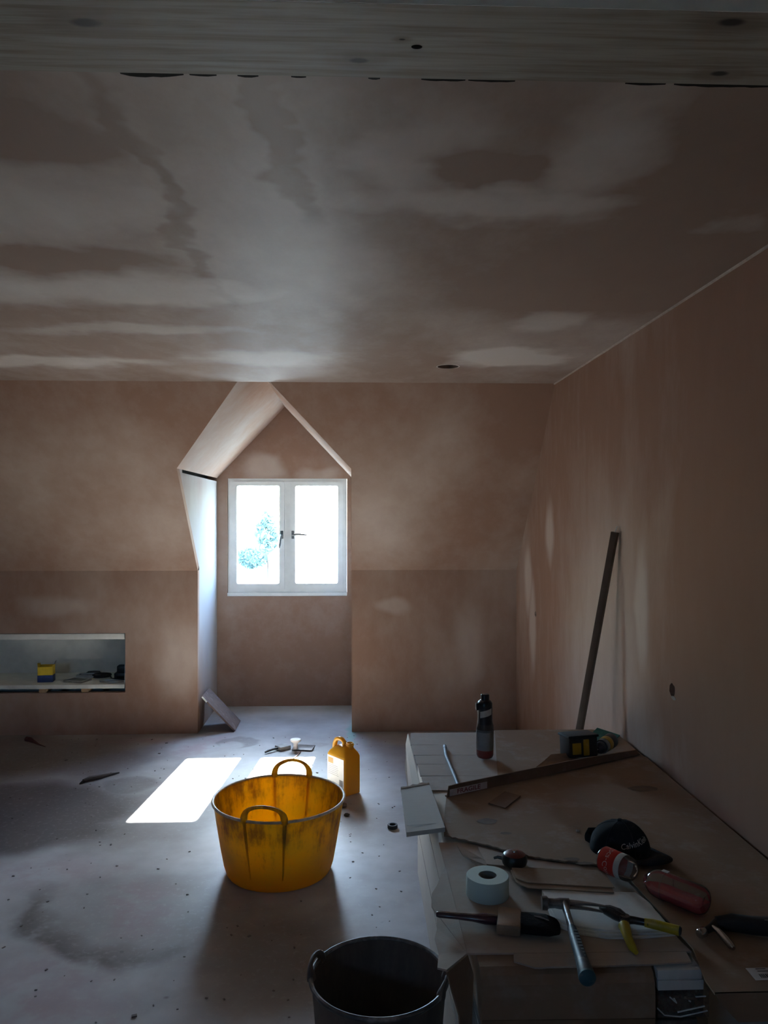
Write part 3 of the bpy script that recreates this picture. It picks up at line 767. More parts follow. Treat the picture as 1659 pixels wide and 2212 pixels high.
# ------------------------------------------------------------------ small things on the floor
M_dust_grey = simple('dusty_grey', (0.30, 0.29, 0.28), 0.7, dust=0.6)
t = thing('plastering_hawk', 'small dark hawk plate with upright pale round-topped grip on the floor', 'hawk', (-0.372, 5.078, 0), (0, 0, -0.15))
boxo('plate', (-.045, -.035, .004), (.090, .075, .010), simple('dark_grey_plate_metal', (0.12, 0.10, 0.095), 0.4, metal=0.4), t, .002)
latheo('foot', [(0, 0), (.010, 0), (.010, .005), (0, .005)], M_black_rubber, t, 12, loc=(0.06, .05, 0)); latheo('foot', [(0, 0), (.010, 0), (.010, .005), (0, .005)], M_black_rubber, t, 12, loc=(-.02, -.01, 0))
latheo('grip', [(0, .010), (.018, .010), (.014, .022), (.015, .045), (.030, .056), (.036, .064), (.034, .071), (.020, .075), (0, .076)], simple('pale_plastic', (0.72, 0.66, 0.62), 0.5), t, 24, loc=(-.022, -.015, 0))
t = thing('plasterers_float', 'small grey float with a thin handle lying in front of the dormer', 'float', (-0.515, 5.062, 0), (0, 0, math.atan2(.10, .12)))
boxo('blade_block', (.004, -.036, 0), (.085, .036, .026), M_dust_grey, t, .006)
tubeo('handle', [(.01, 0, .015), (-.035, -.004, .017), (-.075, -.006, .014), (-.098, -.008, .010)], [.006, .008, .008, .006], simple('dark_handle', (0.05, 0.05, 0.055), 0.5), t, 8)
tag(tubeo('plastic_strand', [(-.360, 5.02, .004), (-.375, 4.94, .004), (-.41, 4.86, .004), (-.46, 4.78, .004), (-.49, 4.70, .004), (-.50, 4.60, .004)], .0035, simple('brown_strand', (0.25, 0.15, 0.12), 0.5), None, 6), 'thin brown strand curving over the sunlit floor behind the tub', 'strand')
t = thing('roll_end', 'small black ring lying on the floor right of the yellow tub', 'ring', (0.177, 3.800, 0))
latheo('ring_body', [(.016, 0), (.0235, 0), (.025, .003), (.025, .016), (.0235, .018), (.016, .018), (.015, .014), (.015, .003), (.016, 0)], M_black_plastic, t, 28)
t = thing('stirring_stick', 'dark plaster-caked stick lying left of the sunlit patch', 'stick', (-1.482, 4.572, 0), (0, 0, math.atan2(.152, .158)))
bm = bmesh.new(); tube(bm, [(-.112, 0, .012), (-.07, .006, .014), (-.02, -.004, .012), (.04, .002, .009), (.108, 0, .006)], [.010, .014, .013, .009, .004], 8, flat=.9)
finish('shaft', bm, simple('caked_wood', (0.055, 0.045, 0.042), 0.9, bump=0.5, scale=40), t, True)
tubeo('bristle_tip', [(-.105, 0, .011), (-.13, -.010, .006), (-.14, -.014, .004)], [.009, .006, .002], M_dark, t, 7)
tag(tubeo('sanding_strip', [(-2.235, 5.340, .010), (-2.205, 5.322, .012), (-2.16, 5.285, .006), (-2.11, 5.235, .004), (-2.05, 5.188, .003)], [.018, .017, .010, .005, .002], simple('reddish_paper', (0.12, 0.05, 0.045), 0.8), None, 8, flat=1.0), 'small curled reddish scrap on the floor near the niche', 'scrap')
def lump(name, label, loc, r, mat, seed):
    bm = bmesh.new(); bmesh.ops.create_icosphere(bm, subdivisions=2, radius=1)
    for v in bm.verts:
        k = 1 + .35 * mnoise.noise(v.co * 1.7 + Vector((seed, 3, 1))); v.co = Vector((v.co.x * r * k, v.co.y * r * k * .8, max(0, (v.co.z * k + .55)) * r * .6))
    return tag(finish(name, bm, mat, None, True, loc=loc), label, 'lump')
M_lump = simple('dark_plaster_lump', (0.07, 0.055, 0.05), 0.9, bump=0.4)
lump('plaster_lump', 'dark lump of plaster beside the jerrycan, behind the tub rim', (-0.070, 4.085, 0), .022, M_lump, 1)
lump('plaster_lump', 'smaller dark lump of plaster just right of the yellow tub', (-0.050, 3.960, 0), .015, M_lump, 4)
rnd = random.Random(11); bm = bmesh.new()
for i in range(420):
    x, y = rnd.uniform(-2.2, 0.2), rnd.uniform(1.7, 5.4)
    if abs(x + .06) < .16 and abs(y - 4.33) < .16 or y > 5.1 and x < -2.0: continue
    if (x + .336) ** 2 + (y - 3.385) ** 2 < .09 or (x - .068) ** 2 + (y - 2.0) ** 2 < .05: continue
    s = rnd.uniform(.001, .003) * (1.8 if rnd.random() < .06 else 1); a = rnd.uniform(0, 3)
    box(bm, (-s * 1.6, -s, 0), (s * 1.6, s, s * .8), 0, T(x, y, 0) @ Rz(a))
tag(finish('plaster_crumbs', bm, simple('crumbs', (0.16, 0.13, 0.12), 0.9)), 'scattered tiny plaster crumbs on the floor', 'crumbs', kind='stuff')

# plasterboard offcut leaning against the dormer cheek
t = thing('board_offcut', 'plasterboard offcut leaning against the dormer cheek', 'board', (-0.862, 5.50, 0.0))
ang = math.atan2(.250, -.235)
Mo = Ry(-ang)
boxo('board', (0.0, 0, -.0), (.338, .26, .0125), simple('brown_board_face', (0.17, 0.115, 0.095), 0.8, dust=0.25), t, .001, M=T(0.0, 0, .0125) @ Matrix(((math.cos(ang), 0, math.sin(ang) * -1 * -1, 0), (0, 1, 0, 0), (math.sin(ang), 0, -math.cos(ang) * -1, 0), (0, 0, 0, 1))) if False else T(0, 0, 0.0) @ Ry(-ang) @ T(0, 0, -.0125))
boxo('chipped_edge', (.285, -.0015, -.0120), (.335, -.0002, -.0008), simple('white_gypsum_chip', (0.75, 0.74, 0.72), 0.8), t, M=Ry(-ang))

# batten leaning on the right wall
def batten():
    a, b = Vector((0.925, 3.53, 0.0)), Vector((1.117, 3.315, 1.463))
    d = (b - a).normalized(); M = Matrix.Translation(a) @ d.to_track_quat('Z', 'X').to_matrix().to_4x4()
    t = thing('wooden_batten', 'long dark wooden batten leaning against the right wall behind the boxes', 'batten', (0, 0, 0))
    L = (b - a).length
    boxo('shaft', (-.014, -.011, .004), (.014, .011, L), simple('dark_stained_wood', (0.085, 0.055, 0.040), 0.6, scale=12), t, .0015, M=M)
    tubeo('end_nail', [a + d * L, a + d * (L + .022) + Vector((.006, 0, .004))], .0018, M_grey_metal, t, 6)
batten()

# ------------------------------------------------------------------ cardboard stack
def card(name, c1, c2, dust=0.35, flute=True):
    g = G(name); p = g.obj()
    n = g.noise(p, 5, 4, 0.6); f = g.noise(g.map(p, sc=(4, 90, 4)), 3, 2)
    c = g.mix(n, c1, c2); c = g.mix(g.rng(f, .4, .7, 0, .12), c, tuple(q * .7 for q in c1))
    c = g.mix(g.rng(g.noise(p, 11, 4, .7), .48, .72, 0, dust), c, (0.45, 0.42, 0.40))
    return g.set(base=c, rough=0.85, spec=0.2)
M_kraft = card('kraft_cardboard', (0.25, 0.165, 0.105), (0.31, 0.215, 0.145), 0.25)
M_kraft_pale = card('dusty_pale_cardboard', (0.36, 0.295, 0.245), (0.45, 0.385, 0.335), 0.5)
M_kraft_dark = card('dark_cardboard', (0.17, 0.10, 0.062), (0.215, 0.135, 0.088), 0.12)
M_cream = card('cream_carton_side', (0.60, 0.54, 0.45), (0.66, 0.61, 0.53), 0.2)
M_grey_face = card('grey_white_board', (0.50, 0.50, 0.47), (0.57, 0.57, 0.55), 0.3)
M_torn = simple('torn_cardboard_edge', (0.22, 0.145, 0.095), 0.9, bump=0.5, scale=60)
M_foam = simple('white_foam', (0.68, 0.70, 0.69), 0.6, var=0.05)
M_tape = simple('brown_packing_tape', (0.20, 0.135, 0.085), 0.25, var=0.05)
def film_mat():
    g = G('clear_film'); nt = g.nt; nt.nodes.remove(g.b)
    tr = nt.nodes.new('ShaderNodeBsdfTransparent'); tr.inputs[0].default_value = (0.93, 0.95, 0.95, 1)
    gl = nt.nodes.new('ShaderNodeBsdfGlossy'); gl.inputs['Roughness'].default_value = 0.12
    n = g.noise(g.obj(), 22, 3, .6); bp = nt.nodes.new('ShaderNodeBump'); g.put(bp.inputs['Height'], n); bp.inputs['Strength'].default_value = 0.9; bp.inputs['Distance'].default_value = .02
    nt.links.new(bp.outputs[0], gl.inputs['Normal'])
    mx = nt.nodes.new('ShaderNodeMixShader'); mx.inputs[0].default_value = 0.20
    nt.links.new(tr.outputs[0], mx.inputs[1]); nt.links.new(gl.outputs[0], mx.inputs[2]); nt.links.new(mx.outputs[0], g.out.inputs[0])
    return g.m
M_film = film_mat()

ZT = 0.590
M_grease = simple('oily_stained_cardboard', (0.15, 0.10, 0.065), 0.7, var=0.25, scale=15)
t = thing('large_carton', 'long cream-sided carton at the bottom of the stack against the right wall', 'carton', (0.69, 2.60, 0))
boxo('body', (-.428, -.74, 0), (.430, .72, ZT), M_cream, t, .006)
for z in (.20, .39): boxo('seam', (-.4292, -.70, z), (-.4275, .70, z + .003), simple('seam_line', (0.30, 0.25, 0.2), 0.8), t)  # thin darker lines along the side seams
boxo('edge_tape', (-.4298, -.735, ZT - .05), (-.4282, -.60, ZT - .006), M_tape, t)
# lower pack wrapped in clear film, front of the stack
t = thing('film_wrapped_pack', 'pack of dark panels wrapped in clear film at the front of the stack', 'pack', (0.50, 1.73, 0))
for k in range(6): boxo('panel', (-.225, -.105 + .003 * (k % 2), .006 + .078 * k), (.235 - .004 * (k % 3), .118, .006 + .078 * k + .072), simple('dark_panel', (0.09, 0.095, 0.10), 0.5, var=0.2), t, .002)
fb = boxo('film', (-.231, -.118, .001), (.243, .122, .481), M_film, t, .004)
def crease(parent, pts, r=.0016):
    return tubeo('film_fold_glint', pts, r, M_film_fold_glint, parent, 6)
M_film_fold_glint = simple('film_fold_highlight', (0.75, 0.80, 0.80), 0.15, spec=0.8)  # pale colour paints the glints along the film folds
# upper pack: kraft wrap with rounded front
t = thing('kraft_wrapped_pack', 'kraft-wrapped pack with a rounded front edge under the hammer', 'pack', (0.445, 1.73, 0.482))
prof = [(-.130, 0.0), (-.130, .060), (-.126, .082), (-.116, .098), (-.100, .1075), (.125, .1075), (.125, 0.0)]
bm = bmesh.new(); slab(bm, [prof], lambda y, z: (-.185, y, z), lambda y, z: (.180, y, z)); finish('wrap', bm, M_kraft, t, False)
bm = bmesh.new(); slab(bm, [[(-.183, -.028), (.172, -.030), (.1785, .004), (.178, .010), (-.1845, .014), (-.184, -.02)]], lambda x, z: (x, -.1325, z), lambda x, z: (x, -.1305, z)); finish('tape_strip', bm, M_tape, t)
tag(sheet('torn_card', [(-.20, 0), (-.192, .0), (-.06, .0), (.0, .0)], 0, .002, M_torn, t), None) if False else None
# white boards beside it, glimpsed through film
t = thing('white_board_stack', 'short stack of white boards beside the kraft-wrapped pack', 'boards', (0.682, 1.735, 0.482))
boxo('dark_spacer', (-.046, -.120, .0), (.052, .118, .0600), simple('dark_spacer_board', (0.05, 0.055, 0.06), 0.5), t, .002)
for k in range(2): boxo('board', (-.048, -.125 + .002 * k, .0605 + .0212 * k), (.050 - .003 * k, .118, .0605 + .0212 * k + .0206), M_foam, t, .002)
ff = boxo('front_film', (-.050, -.1235, .002), (.062, -.1225, .059), M_film, t)
for pts in ([(-.049, -.1245, .024), (-.034, -.125, .009), (.0, -.125, .005), (.058, -.1245, .016)], [(-.022, -.1245, .046), (-.008, -.125, .034), (-.014, -.125, .044)], [(.032, -.1245, .046), (.054, -.125, .047)], [(-.006, -.1245, .014), (.052, -.1245, .026)], [(.018, -.1245, .038), (.022, -.1245, .036)]):
    crease(ff, pts)

# sheets and torn pieces on top.  L(n): height of the n-th layer
def L(n): return ZT + .0005 + .0046 * n
th = .004
# far lid of pale slats
t = thing('slatted_lid', 'dusty pale cardboard lid with folded panels at the far end of the stack', 'cardboard', (0, 0, 0))
ys = [3.350, 3.175, 3.040, 2.930, 2.80, 2.655]
for k in range(5):
    xl = .222 + .003 * k
    sheet('panel', [(xl, ys[k + 1] + .003), (.62 - .03 * (k % 2), ys[k + 1] - .012), (.64, ys[k] - .006), (xl + .012 if k == 0 else xl, ys[k] - .003)], L(0) + .0004 * (k % 2), th, M_kraft_pale, t)
bm = bmesh.new()
pts = [(.222, 3.352, L(0)), (.222, 2.66, L(0)), (.205, 2.67, L(0) - .05), (.232, 2.95, L(0) - .20), (.205, 3.02, L(0) - .16), (.200, 3.20, L(0) - .10), (.212, 3.34, L(0) - .04)]
A = [bm.verts.new(p) for p in pts]; B = [bm.verts.new(Vector(p) + Vector((.003, 0, 0))) for p in pts]
bm.faces.new(A); bm.faces.new(B[::-1])
for i in range(7): bm.faces.new((A[i], A[(i + 1) % 7], B[(i + 1) % 7], B[i]))
finish('hanging_flap', bm, M_cream, t)
tag(sheet('kraft_sheet', [(.56, 3.10), (.50, 2.72), (1.02, 2.86), (1.118, 2.98), (1.118, 3.26), (1.02, 3.335, .006), (.95, 3.345, .004), (.60, 3.347, .004)], L(1), th, M_kraft, None, torn=(4, 5)), 'brown cardboard sheet with a curled far edge under the drill', 'cardboard')
# big brown sheet reaching to the front right
big = thing('large_kraft_sheet', 'largest brown cardboard sheet covering the right of the stack', 'cardboard', (0, 0, 0))
sheet('sheet', [(.256, 2.262), (.38, 2.190), (.459, 2.128), (.539, 2.092), (.623, 2.072), (.68, 2.05), (.705, 1.98), (.730, 1.66), (.705, 1.545), (.704, 1.500), (1.118, 1.500), (1.118, 2.965), (.60, 2.72), (.30, 2.575), (.275, 2.42)],
      L(2), th, M_kraft, big, torn=(0, 1, 2, 3, 4), amp=.0035)
bm = bmesh.new(); slab(bm, [[(.704, 0), (1.118, 0), (1.118, -.045), (.745, -.050), (.716, -.020)]], lambda x, z: (x, 1.500 + z * .25, L(2) + .004 + z), lambda x, z: (x, 1.5035 + z * .25, L(2) + .004 + z)); finish('folded_front', bm, M_kraft, big)
ZB = L(2) + th                                            # top of the big sheet
lab = boxo('sticker', (.806, 1.5385, ZB + .0002), (.93, 1.580, ZB + .0008), simple('sticker_paper', (0.62, 0.63, 0.64), 0.5), big, M=None)
M_ink = simple('black_ink', (0.03, 0.03, 0.03), 0.6)
rnd = random.Random(9); x = .822
while x < .90:
    w = rnd.choice((.0010, .0017, .0026)); boxo('barcode_bar', (x, 1.545, ZB + .0009), (x + w, 1.558, ZB + .0011), M_ink, lab); x += w + rnd.choice((.0012, .002))
for k, (a, b) in enumerate(((.825, .850), (.856, .868), (.825, .846))): boxo('printed_line', (a, 1.567 + .004 * k, ZB + .0009), (b, 1.569 + .004 * k, ZB + .0011), M_ink, lab)
for gx, gy, ga, gb in ((.585, 2.095, .022, .010), (.615, 2.068, .024, .009), (.40, 2.36, .030, .022), (.44, 2.27, .018, .008), (.98, 2.62, .05, .03)):
    prism('grease_mark', circle(gx, gy, ga, 22, gb, 0.12), ZB + .00015, ZB + .00035, M_grease, big)
# near left sheet
near = thing('near_left_sheet', 'dusty cardboard sheet under the brush with a torn left edge', 'cardboard', (0, 0, 0))
sheet('sheet', [(.238, 2.235), (.240, 2.02), (.240, 1.672), (.728, 1.662), (.722, 1.70), (.700, 2.00), (.66, 2.20)], L(0), th, M_kraft_pale, near)
bm = bmesh.new()
top = [(.2395, 2.08), (.2395, 1.672)]
edge = [(.190, 1.630, -.010), (.172, 1.645, -.014), (.181, 1.70, -.014), (.178, 1.76, -.014), (.188, 1.80, -.013), (.192, 1.86, -.012), (.184, 1.90, -.012), (.190, 1.955, -.010), (.208, 1.995, -.007), (.224, 2.045, -.004)]
pts = [(x, y, L(0)) for x, y in top] + [(x, y, L(0) + d) for x, y, d in edge]
A = [bm.verts.new(Vector(p) + Vector((0, 0, th))) for p in pts]; B = [bm.verts.new(p) for p in pts]
n = len(pts)
for q in tessellate_polygon([[Vector((p[0], p[1], 0)) for p in pts]]):
    bm.faces.new([A[i] for i in q]); bm.faces.new([B[i] for i in reversed(q)])
for i in range(n): bm.faces.new((A[i], A[(i + 1) % n], B[(i + 1) % n], B[i]))
finish('torn_flap', bm, M_kraft_pale, near)
bm = bmesh.new(); slab(bm, [[(1.630, -.012), (1.672, 0), (1.684, -.05), (1.676, -.26), (1.662, -.27), (1.655, -.12)]], lambda y, z: (.2385 - (1.672 - y) * 1.2, y, L(0) + z), lambda y, z: (.2415 - (1.672 - y) * 1.2, y, L(0) + z)); finish('hanging_strip', bm, M_kraft, near)
# strip of card below the near edge
tag(sheet('torn_card_strip', [(.345, 1.6275), (.365, 1.612), (.60, 1.6135), (.712, 1.622), (.715, 1.70), (.36, 1.70)], ZT - .0043 + .0046, .0001 + .0, M_torn), None) if False else None
tag(sheet('card_strip', [(.335, 1.640), (.375, 1.6155), (.62, 1.6185), (.712, 1.625), (.716, 1.6615), (.34, 1.6685)], L(0), .0036, M_kraft_pale, None, torn=(1,), amp=.001), 'narrow torn cardboard strip along the front edge under the hammer handle', 'cardboard')
# white folded flap sticking out at the left
t = thing('white_faced_flap', 'folded grey-white box flap sticking out over the left edge', 'cardboard', (0, 0, 0))
bm = bmesh.new()
q = [(.150, 2.610, L(3)), (.250, 2.655, L(3)), (.262, 2.285, L(3)), (.146, 2.262, L(3) - .004)]
A = [bm.verts.new(Vector(p) + Vector((0, 0, .013))) for p in q]; B = [bm.verts.new(p) for p in q]
bm.faces.new(A); bm.faces.new(B[::-1])
for i in range(4): bm.faces.new((A[i], A[(i + 1) % 4], B[(i + 1) % 4], B[i]))
finish('face', bm, M_grey_face, t)
bm = bmesh.new(); up = []; dn = []
for i in range(13):
    f = i / 12; x = .150 + .100 * f; y = 2.610 + .045 * f
    up.append((x, y + .006 + random.uniform(0, .014))); dn.append((x, y - .004))
slab(bm, [dn + up[::-1]], lambda x, y: (x, y, L(3) + .0145), lambda x, y: (x, y, L(3) + .0005)); finish('torn_edge', bm, M_torn, t)
boxo('crease', (0, 0, 0), (.104, .0018, .0004), simple('crease_line', (0.36, 0.35, 0.33), .8), t, M=T(.150, 2.302, L(3) + .0122) @ Rz(.16))
# small torn curl beside the white flap
tag(sheet('torn_scrap', [(.283, 2.175, .016), (.292, 2.120, .010), (.325, 2.078, .0), (.352, 2.075), (.350, 2.112), (.330, 2.130, .004)], L(1), .004, M_kraft_pale, None, torn=(0, 1), amp=.002), 'curled torn cardboard scrap left of the red-topped tape measure', 'scrap')
tag(sheet('square_card', [(.345, 2.195), (.350, 2.085), (.47, 2.06), (.62, 2.035), (.625, 2.055), (.45, 2.118)], L(1), .0035, M_kraft_pale, None), 'pale cardboard piece lying under the tape measure', 'cardboard')
# two thin sheets and the white foam under the tools
ZF = L(1)
fo = thing('white_foam_sheets', 'thin white foam sheets lying under the hammer and pliers', 'foam', (0, 0, 0))
for k in range(3):
    o = .004 * k
    sheet('foam_layer', [(.455 + o, 1.772 + o * 1.6), (.50, 1.735 + o * 1.8), (.56, 1.715 + o * 1.9), (.625, 1.712 + o * 1.9), (.718 - o, 1.722 + o), (.706, 1.850), (.690, 1.898), (.462, 1.918)], ZF + .0043 * k, .004, M_foam, fo)
ZW = ZF + .0043 * 2 + .004                                # top of the foam
ts = L(1) + .0131
tag(sheet('thin_card', [(.405, 1.955), (.43, 1.926), (.636, 1.894), (.648, 2.000), (.405, 2.024)], ts, .0022, M_kraft, None), 'lower of two thin brown cards beside the tape roll', 'card', )
tag(sheet('thin_card', [(.408, 1.972), (.432, 1.948), (.644, 1.915), (.644, 2.006), (.409, 2.030)], ts + .0025, .0022, M_kraft, None), 'upper of two thin brown cards beside the tape roll', 'card')
for c in ((.47, 1.955), (.615, 2.0), (.46, 2.005)): pass

# FRAGILE strip: a folded angle of cardboard standing on edge
def strip():
    a, b = Vector((.300, 2.560, 0)), Vector((1.105, 2.985, 0))
    d = (b - a); Ls = d.length; an = math.atan2(d.y, d.x)
    t = thing('fragile_strip', 'long folded cardboard strip with a red FRAGILE sticker at its left end', 'cardboard', (a.x, a.y, ZB + .0006), (0, 0, an))
    bm = bmesh.new(); slab(bm, [[(0, 0), (Ls, 0), (Ls - .02, .022), (Ls * .6, .034), (.05, .038), (.008, .036)]], lambda x, z: (x, 0, z), lambda x, z: (x, .004, z)); finish('upright_face', bm, M_kraft_dark, t)  # darker card colour carries the shade of the side away from the window
    bm = bmesh.new(); slab(bm, [[(.0, .0045), (Ls, .0045), (Ls + .03, .060), (Ls * .6, .050), (.0, .012)]], lambda x, y: (x, y, .004), lambda x, y: (x, y, 0)); finish('base_face', bm, M_kraft, t)
    lb = boxo('sticker', (.010, -.0012, .002), (.165, -.0002, .024), simple('fragile_sticker', (0.60, 0.52, 0.50), 0.5), t)
    lettering('sticker_lettering', 'FRAGILE', .021, simple('dark_red_ink', (0.20, 0.05, 0.05), 0.6), lambda x, y: Vector((.088 + x * 1.25, -.0016, .0130 + y)), lb, offset=.0004)
strip()
tag(sheet('cross_strip', [(.428, 2.500), (.474, 2.455), (.545, 2.560), (.50, 2.60)], ZB + .0005, .0035, M_kraft_dark, None), 'dark cardboard strip end poking out below the fragile strip', 'cardboard')
tag(sheet('bent_card', [(.660, 2.825, .004), (.825, 2.905), (.850, 2.922), (.80, 2.930, .02), (.735, 2.905, .024), (.700, 2.870, .012)], ZB + .0035, .0035, M_kraft, None), 'bent brown card behind the fragile strip, left of the battery', 'cardboard')

# ------------------------------------------------------------------ tools and bottles on the stack
ZN = L(0) + th                                            # top of the near sheet
# roll of joint tape
t = thing('joint_tape_roll', 'thick roll of pale mesh joint tape standing beside the paintbrush', 'tape roll', (0.327, 1.925, ZN))
g = G('mesh_tape'); p = g.obj()
wv = g.nt.nodes.new('ShaderNodeTexWave'); wv.bands_direction = 'Z'; wv.inputs['Scale'].default_value = 170; g.put(wv.inputs['Vector'], p)
M_mesh = g.set(base=g.mix(g.math('MULTIPLY', wv.outputs['Fac'], .35), (0.60, 0.76, 0.73), (0.47, 0.63, 0.61)), rough=0.5)
latheo('tape', [(.0225, 0), (.0515, 0), (.053, .002), (.053, .048), (.0515, .050), (.0225, .050), (.0225, 0)], M_mesh, t, 48)
latheo('core', [(.0195, .001), (.0223, .001), (.0223, .0485), (.0195, .0485), (.0195, .001)], simple('grey_card_core', (0.26, 0.25, 0.235), 0.8), t, 40)

# wide paintbrush
t = thing('paintbrush', 'wide paintbrush with dark bristles and a glossy dark handle', 'paintbrush', (0.186, 1.808, ZN + .003), (0, 0, math.atan2(-.058, .25)))
lathe_h = [(0, 0), (.006, .001), (.0085, .008), (.0082, .05), (.0095, .085), (.0135, .115), (.0125, .135), (.010, .15), (0, .15)]
latheo('handle', lathe_h, simple('glossy_aubergine_handle', (0.045, 0.014, 0.030), 0.18, var=.05, coat=0.5), t, 24, M=T(0, 0, .0125) @ Ry(PI / 2), sx=.85, sy=1.1)
boxo('ferrule', (.142, -.042, 0), (.196, .042, .025), simple('dull_brass_ferrule', (0.27, 0.20, 0.14), 0.5, metal=0.35, dust=0.5), t, .006)
bm = bmesh.new()
for i, (xa, w, h, s) in enumerate(()): pass
rows = [(.190, .040, .022, .0), (.225, .043, .023, .002), (.255, .043, .020, .006), (.272, .036, .012, .010)]
prev = None
for x, w, h, sk in rows:
    ring = [bm.verts.new((x + (sk * 2.2) * math.cos(a) * -1 * 0 - sk * 1.2 * math.sin(a), w * math.cos(a) * (abs(math.cos(a)) ** -.35 if abs(math.cos(a)) > .01 else 1), .0125 + h * .5 * math.sin(a))) for a in [2 * PI * k / 20 for k in range(20)]]
    if prev:
        for k in range(20): bm.faces.new((prev[k], prev[(k + 1) % 20], ring[(k + 1) % 20], ring[k]))
    else: bm.faces.new(ring)
    prev = ring
bm.faces.new(prev)
finish('bristles', bm, simple('black_bristles', (0.010, 0.009, 0.011), 0.9, spec=0.15, scale=120, bump=0.6), t, True)
tubeo('paint_streak', [(.215, -.020, .0245), (.235, -.026, .0245), (.258, -.030, .0225)], [.002, .004, .001], simple('dried_pale_paint', (0.40, 0.33, 0.28), .8), t, 6, flat=.6) if False else tubeo('paint_streak', [(.225, .012, .0243), (.240, .010, .0236), (.258, .004, .0215)], [.0015, .003, .001], simple('dried_pale_paint', (0.40, 0.33, 0.28), .8), t, 6)

# claw hammer, head on the foam, grip towards the photographer
def hammer():
    a = Vector((.489, 1.812, ZW + .019)); b = Vector((.466, 1.560, ZN + .018))
    t = thing('claw_hammer', 'claw hammer with a dark blue rubber grip pointing at the viewer', 'hammer', a, (0, 0, math.atan2(b.y - a.y, b.x - a.x)))
    dz = (b.z - a.z) / (b - a).length
    M_steel = simple('worn_steel', (0.22, 0.22, 0.23), 0.35, metal=0.9, var=0.3, dust=0.5)
    shaft = [(.0, 0, 0), (.05, 0, .05 * dz), (.11, 0, .11 * dz)]
    tubeo('shaft', shaft, [.0115, .0105, .010], M_steel, t, 12, flat=.75)
    M_grip = simple('blue_rubber_grip', (0.028, 0.055, 0.075), 0.5, var=0.2, dust=0.45)
    tubeo('grip', [(.10, 0, .10 * dz), (.14, 0, .14 * dz), (.18, 0, .18 * dz), (.225, 0, .225 * dz), (.252, 0, .252 * dz), (.262, 0, .262 * dz)], [.011, .0135, .0138, .0155, .0185, .0175], M_grip, t, 16, flat=.9)
    latheo('end_cap', [(0, .012), (.012, .0105), (.0172, .006), (.0176, 0)], simple('teal_grip_end', (0.02, 0.085, 0.12), 0.55, dust=0.3), t, 24, M=T(.262, 0, .262 * dz) @ Ry(PI / 2))
    # head lies across: +y local is towards the claw
    hd = bmesh.new()
    tube(hd, [(.0, -.052, 0), (.0, -.040, 0), (.0, -.036, 0), (.0, -.022, 0), (.0, -.010, 0), (.0, .012, 0)], [.0155, .0160, .0115, .0105, .0125, .0125], 16)
    finish('head', hd, M_steel, t, True)
    for s in (-1, 1):
        pts = []
        for i in range(8):
            f = i / 7; pts.append((.002 + .020 * f ** 1.6, .008 + .085 * f, s * (.0045 + .0025 * f) + .0))
        tubeo('claw', pts, [.0095 - .006 * (i / 7) for i in range(8)], M_steel, t, 8, flat=.55, up=(1, 0, 0))
    for k in range(9): boxo('grip_groove', (.125 + .011 * k, -.004 + .006, 0), (.129 + .011 * k, .0115, .0008), simple('pale_dust_in_grooves', (0.16, 0.20, 0.21), .8), t, M=T(0, -.004, .0132 + (.14 + .009 * k) * dz))
    return t
hammer()

# pincers with yellow grips
def pincers():
    M_steel = simple('dark_oily_steel', (0.05, 0.05, 0.052), 0.3, metal=0.8, var=.3)
    M_yel = simple('yellow_grip', (0.45, 0.36, 0.02), 0.5, var=.1, dust=.25)
    o = Vector((.612, 1.748, ZW + .0115))
    t = thing('pincers', 'steel pliers with two spread yellow grips, beside the hammer', 'pliers', o)
    def W(x, y, z): return (x - o.x, y - o.y, z - o.z)
    zc = ZW + .0128
    latheo('pivot', [(0, -.0095), (.0115, -.0095), (.0125, -.006), (.0125, .007), (.0105, .0095), (.004, .0100), (0, .0100)], M_steel, t, 20, loc=W(.612, 1.748, zc))
    tubeo('jaw', [W(.612, 1.748, zc), W(.594, 1.766, zc + .002), W(.578, 1.786, zc + .002), W(.572, 1.802, zc)], [.011, .012, .009, .0045], M_steel, t, 10, flat=.8)
    tubeo('jaw', [W(.614, 1.752, zc), W(.606, 1.772, zc + .003), W(.592, 1.792, zc + .003), W(.578, 1.806, zc)], [.011, .011, .008, .004], M_steel, t, 10, flat=.8)
    a1 = [W(.612, 1.748, zc), W(.632, 1.744, zc), W(.652, 1.735, zc), W(.660, 1.730, zc)]
    tubeo('arm', a1, [.010, .0085, .008, .008], M_steel, t, 10)
    tubeo('grip', [W(.652, 1.734, zc), W(.668, 1.727, zc), W(.692, 1.712, zc), W(.716, 1.696, zc)], [.0095, .0108, .0108, .0110], M_yel, t, 14, flat=.8)
    latheo('grip_end', [(0, .003), (.008, .003), (.0100, 0)], simple('grey_grip_end', (0.07, 0.08, 0.09), .6), t, 18, M=Matrix.Translation(W(.7165, 1.6957, zc)) @ Vector((.024, -.016, 0)).to_track_quat('Z', 'X').to_matrix().to_4x4())
    tubeo('arm', [W(.612, 1.746, zc), W(.604, 1.732, zc - .001), W(.600, 1.716, zc - .002)], [.010, .0085, .008], M_steel, t, 10)
    tubeo('grip', [W(.6015, 1.724, zc - .001), W(.600, 1.710, zc - .002), W(.598, 1.690, zc - .008), W(.599, 1.664, ZN + .0095), W(.602, 1.648, ZN + .007)], [.0130, .0120, .0098, .0092, .0050], M_yel, t, 14)
pincers()

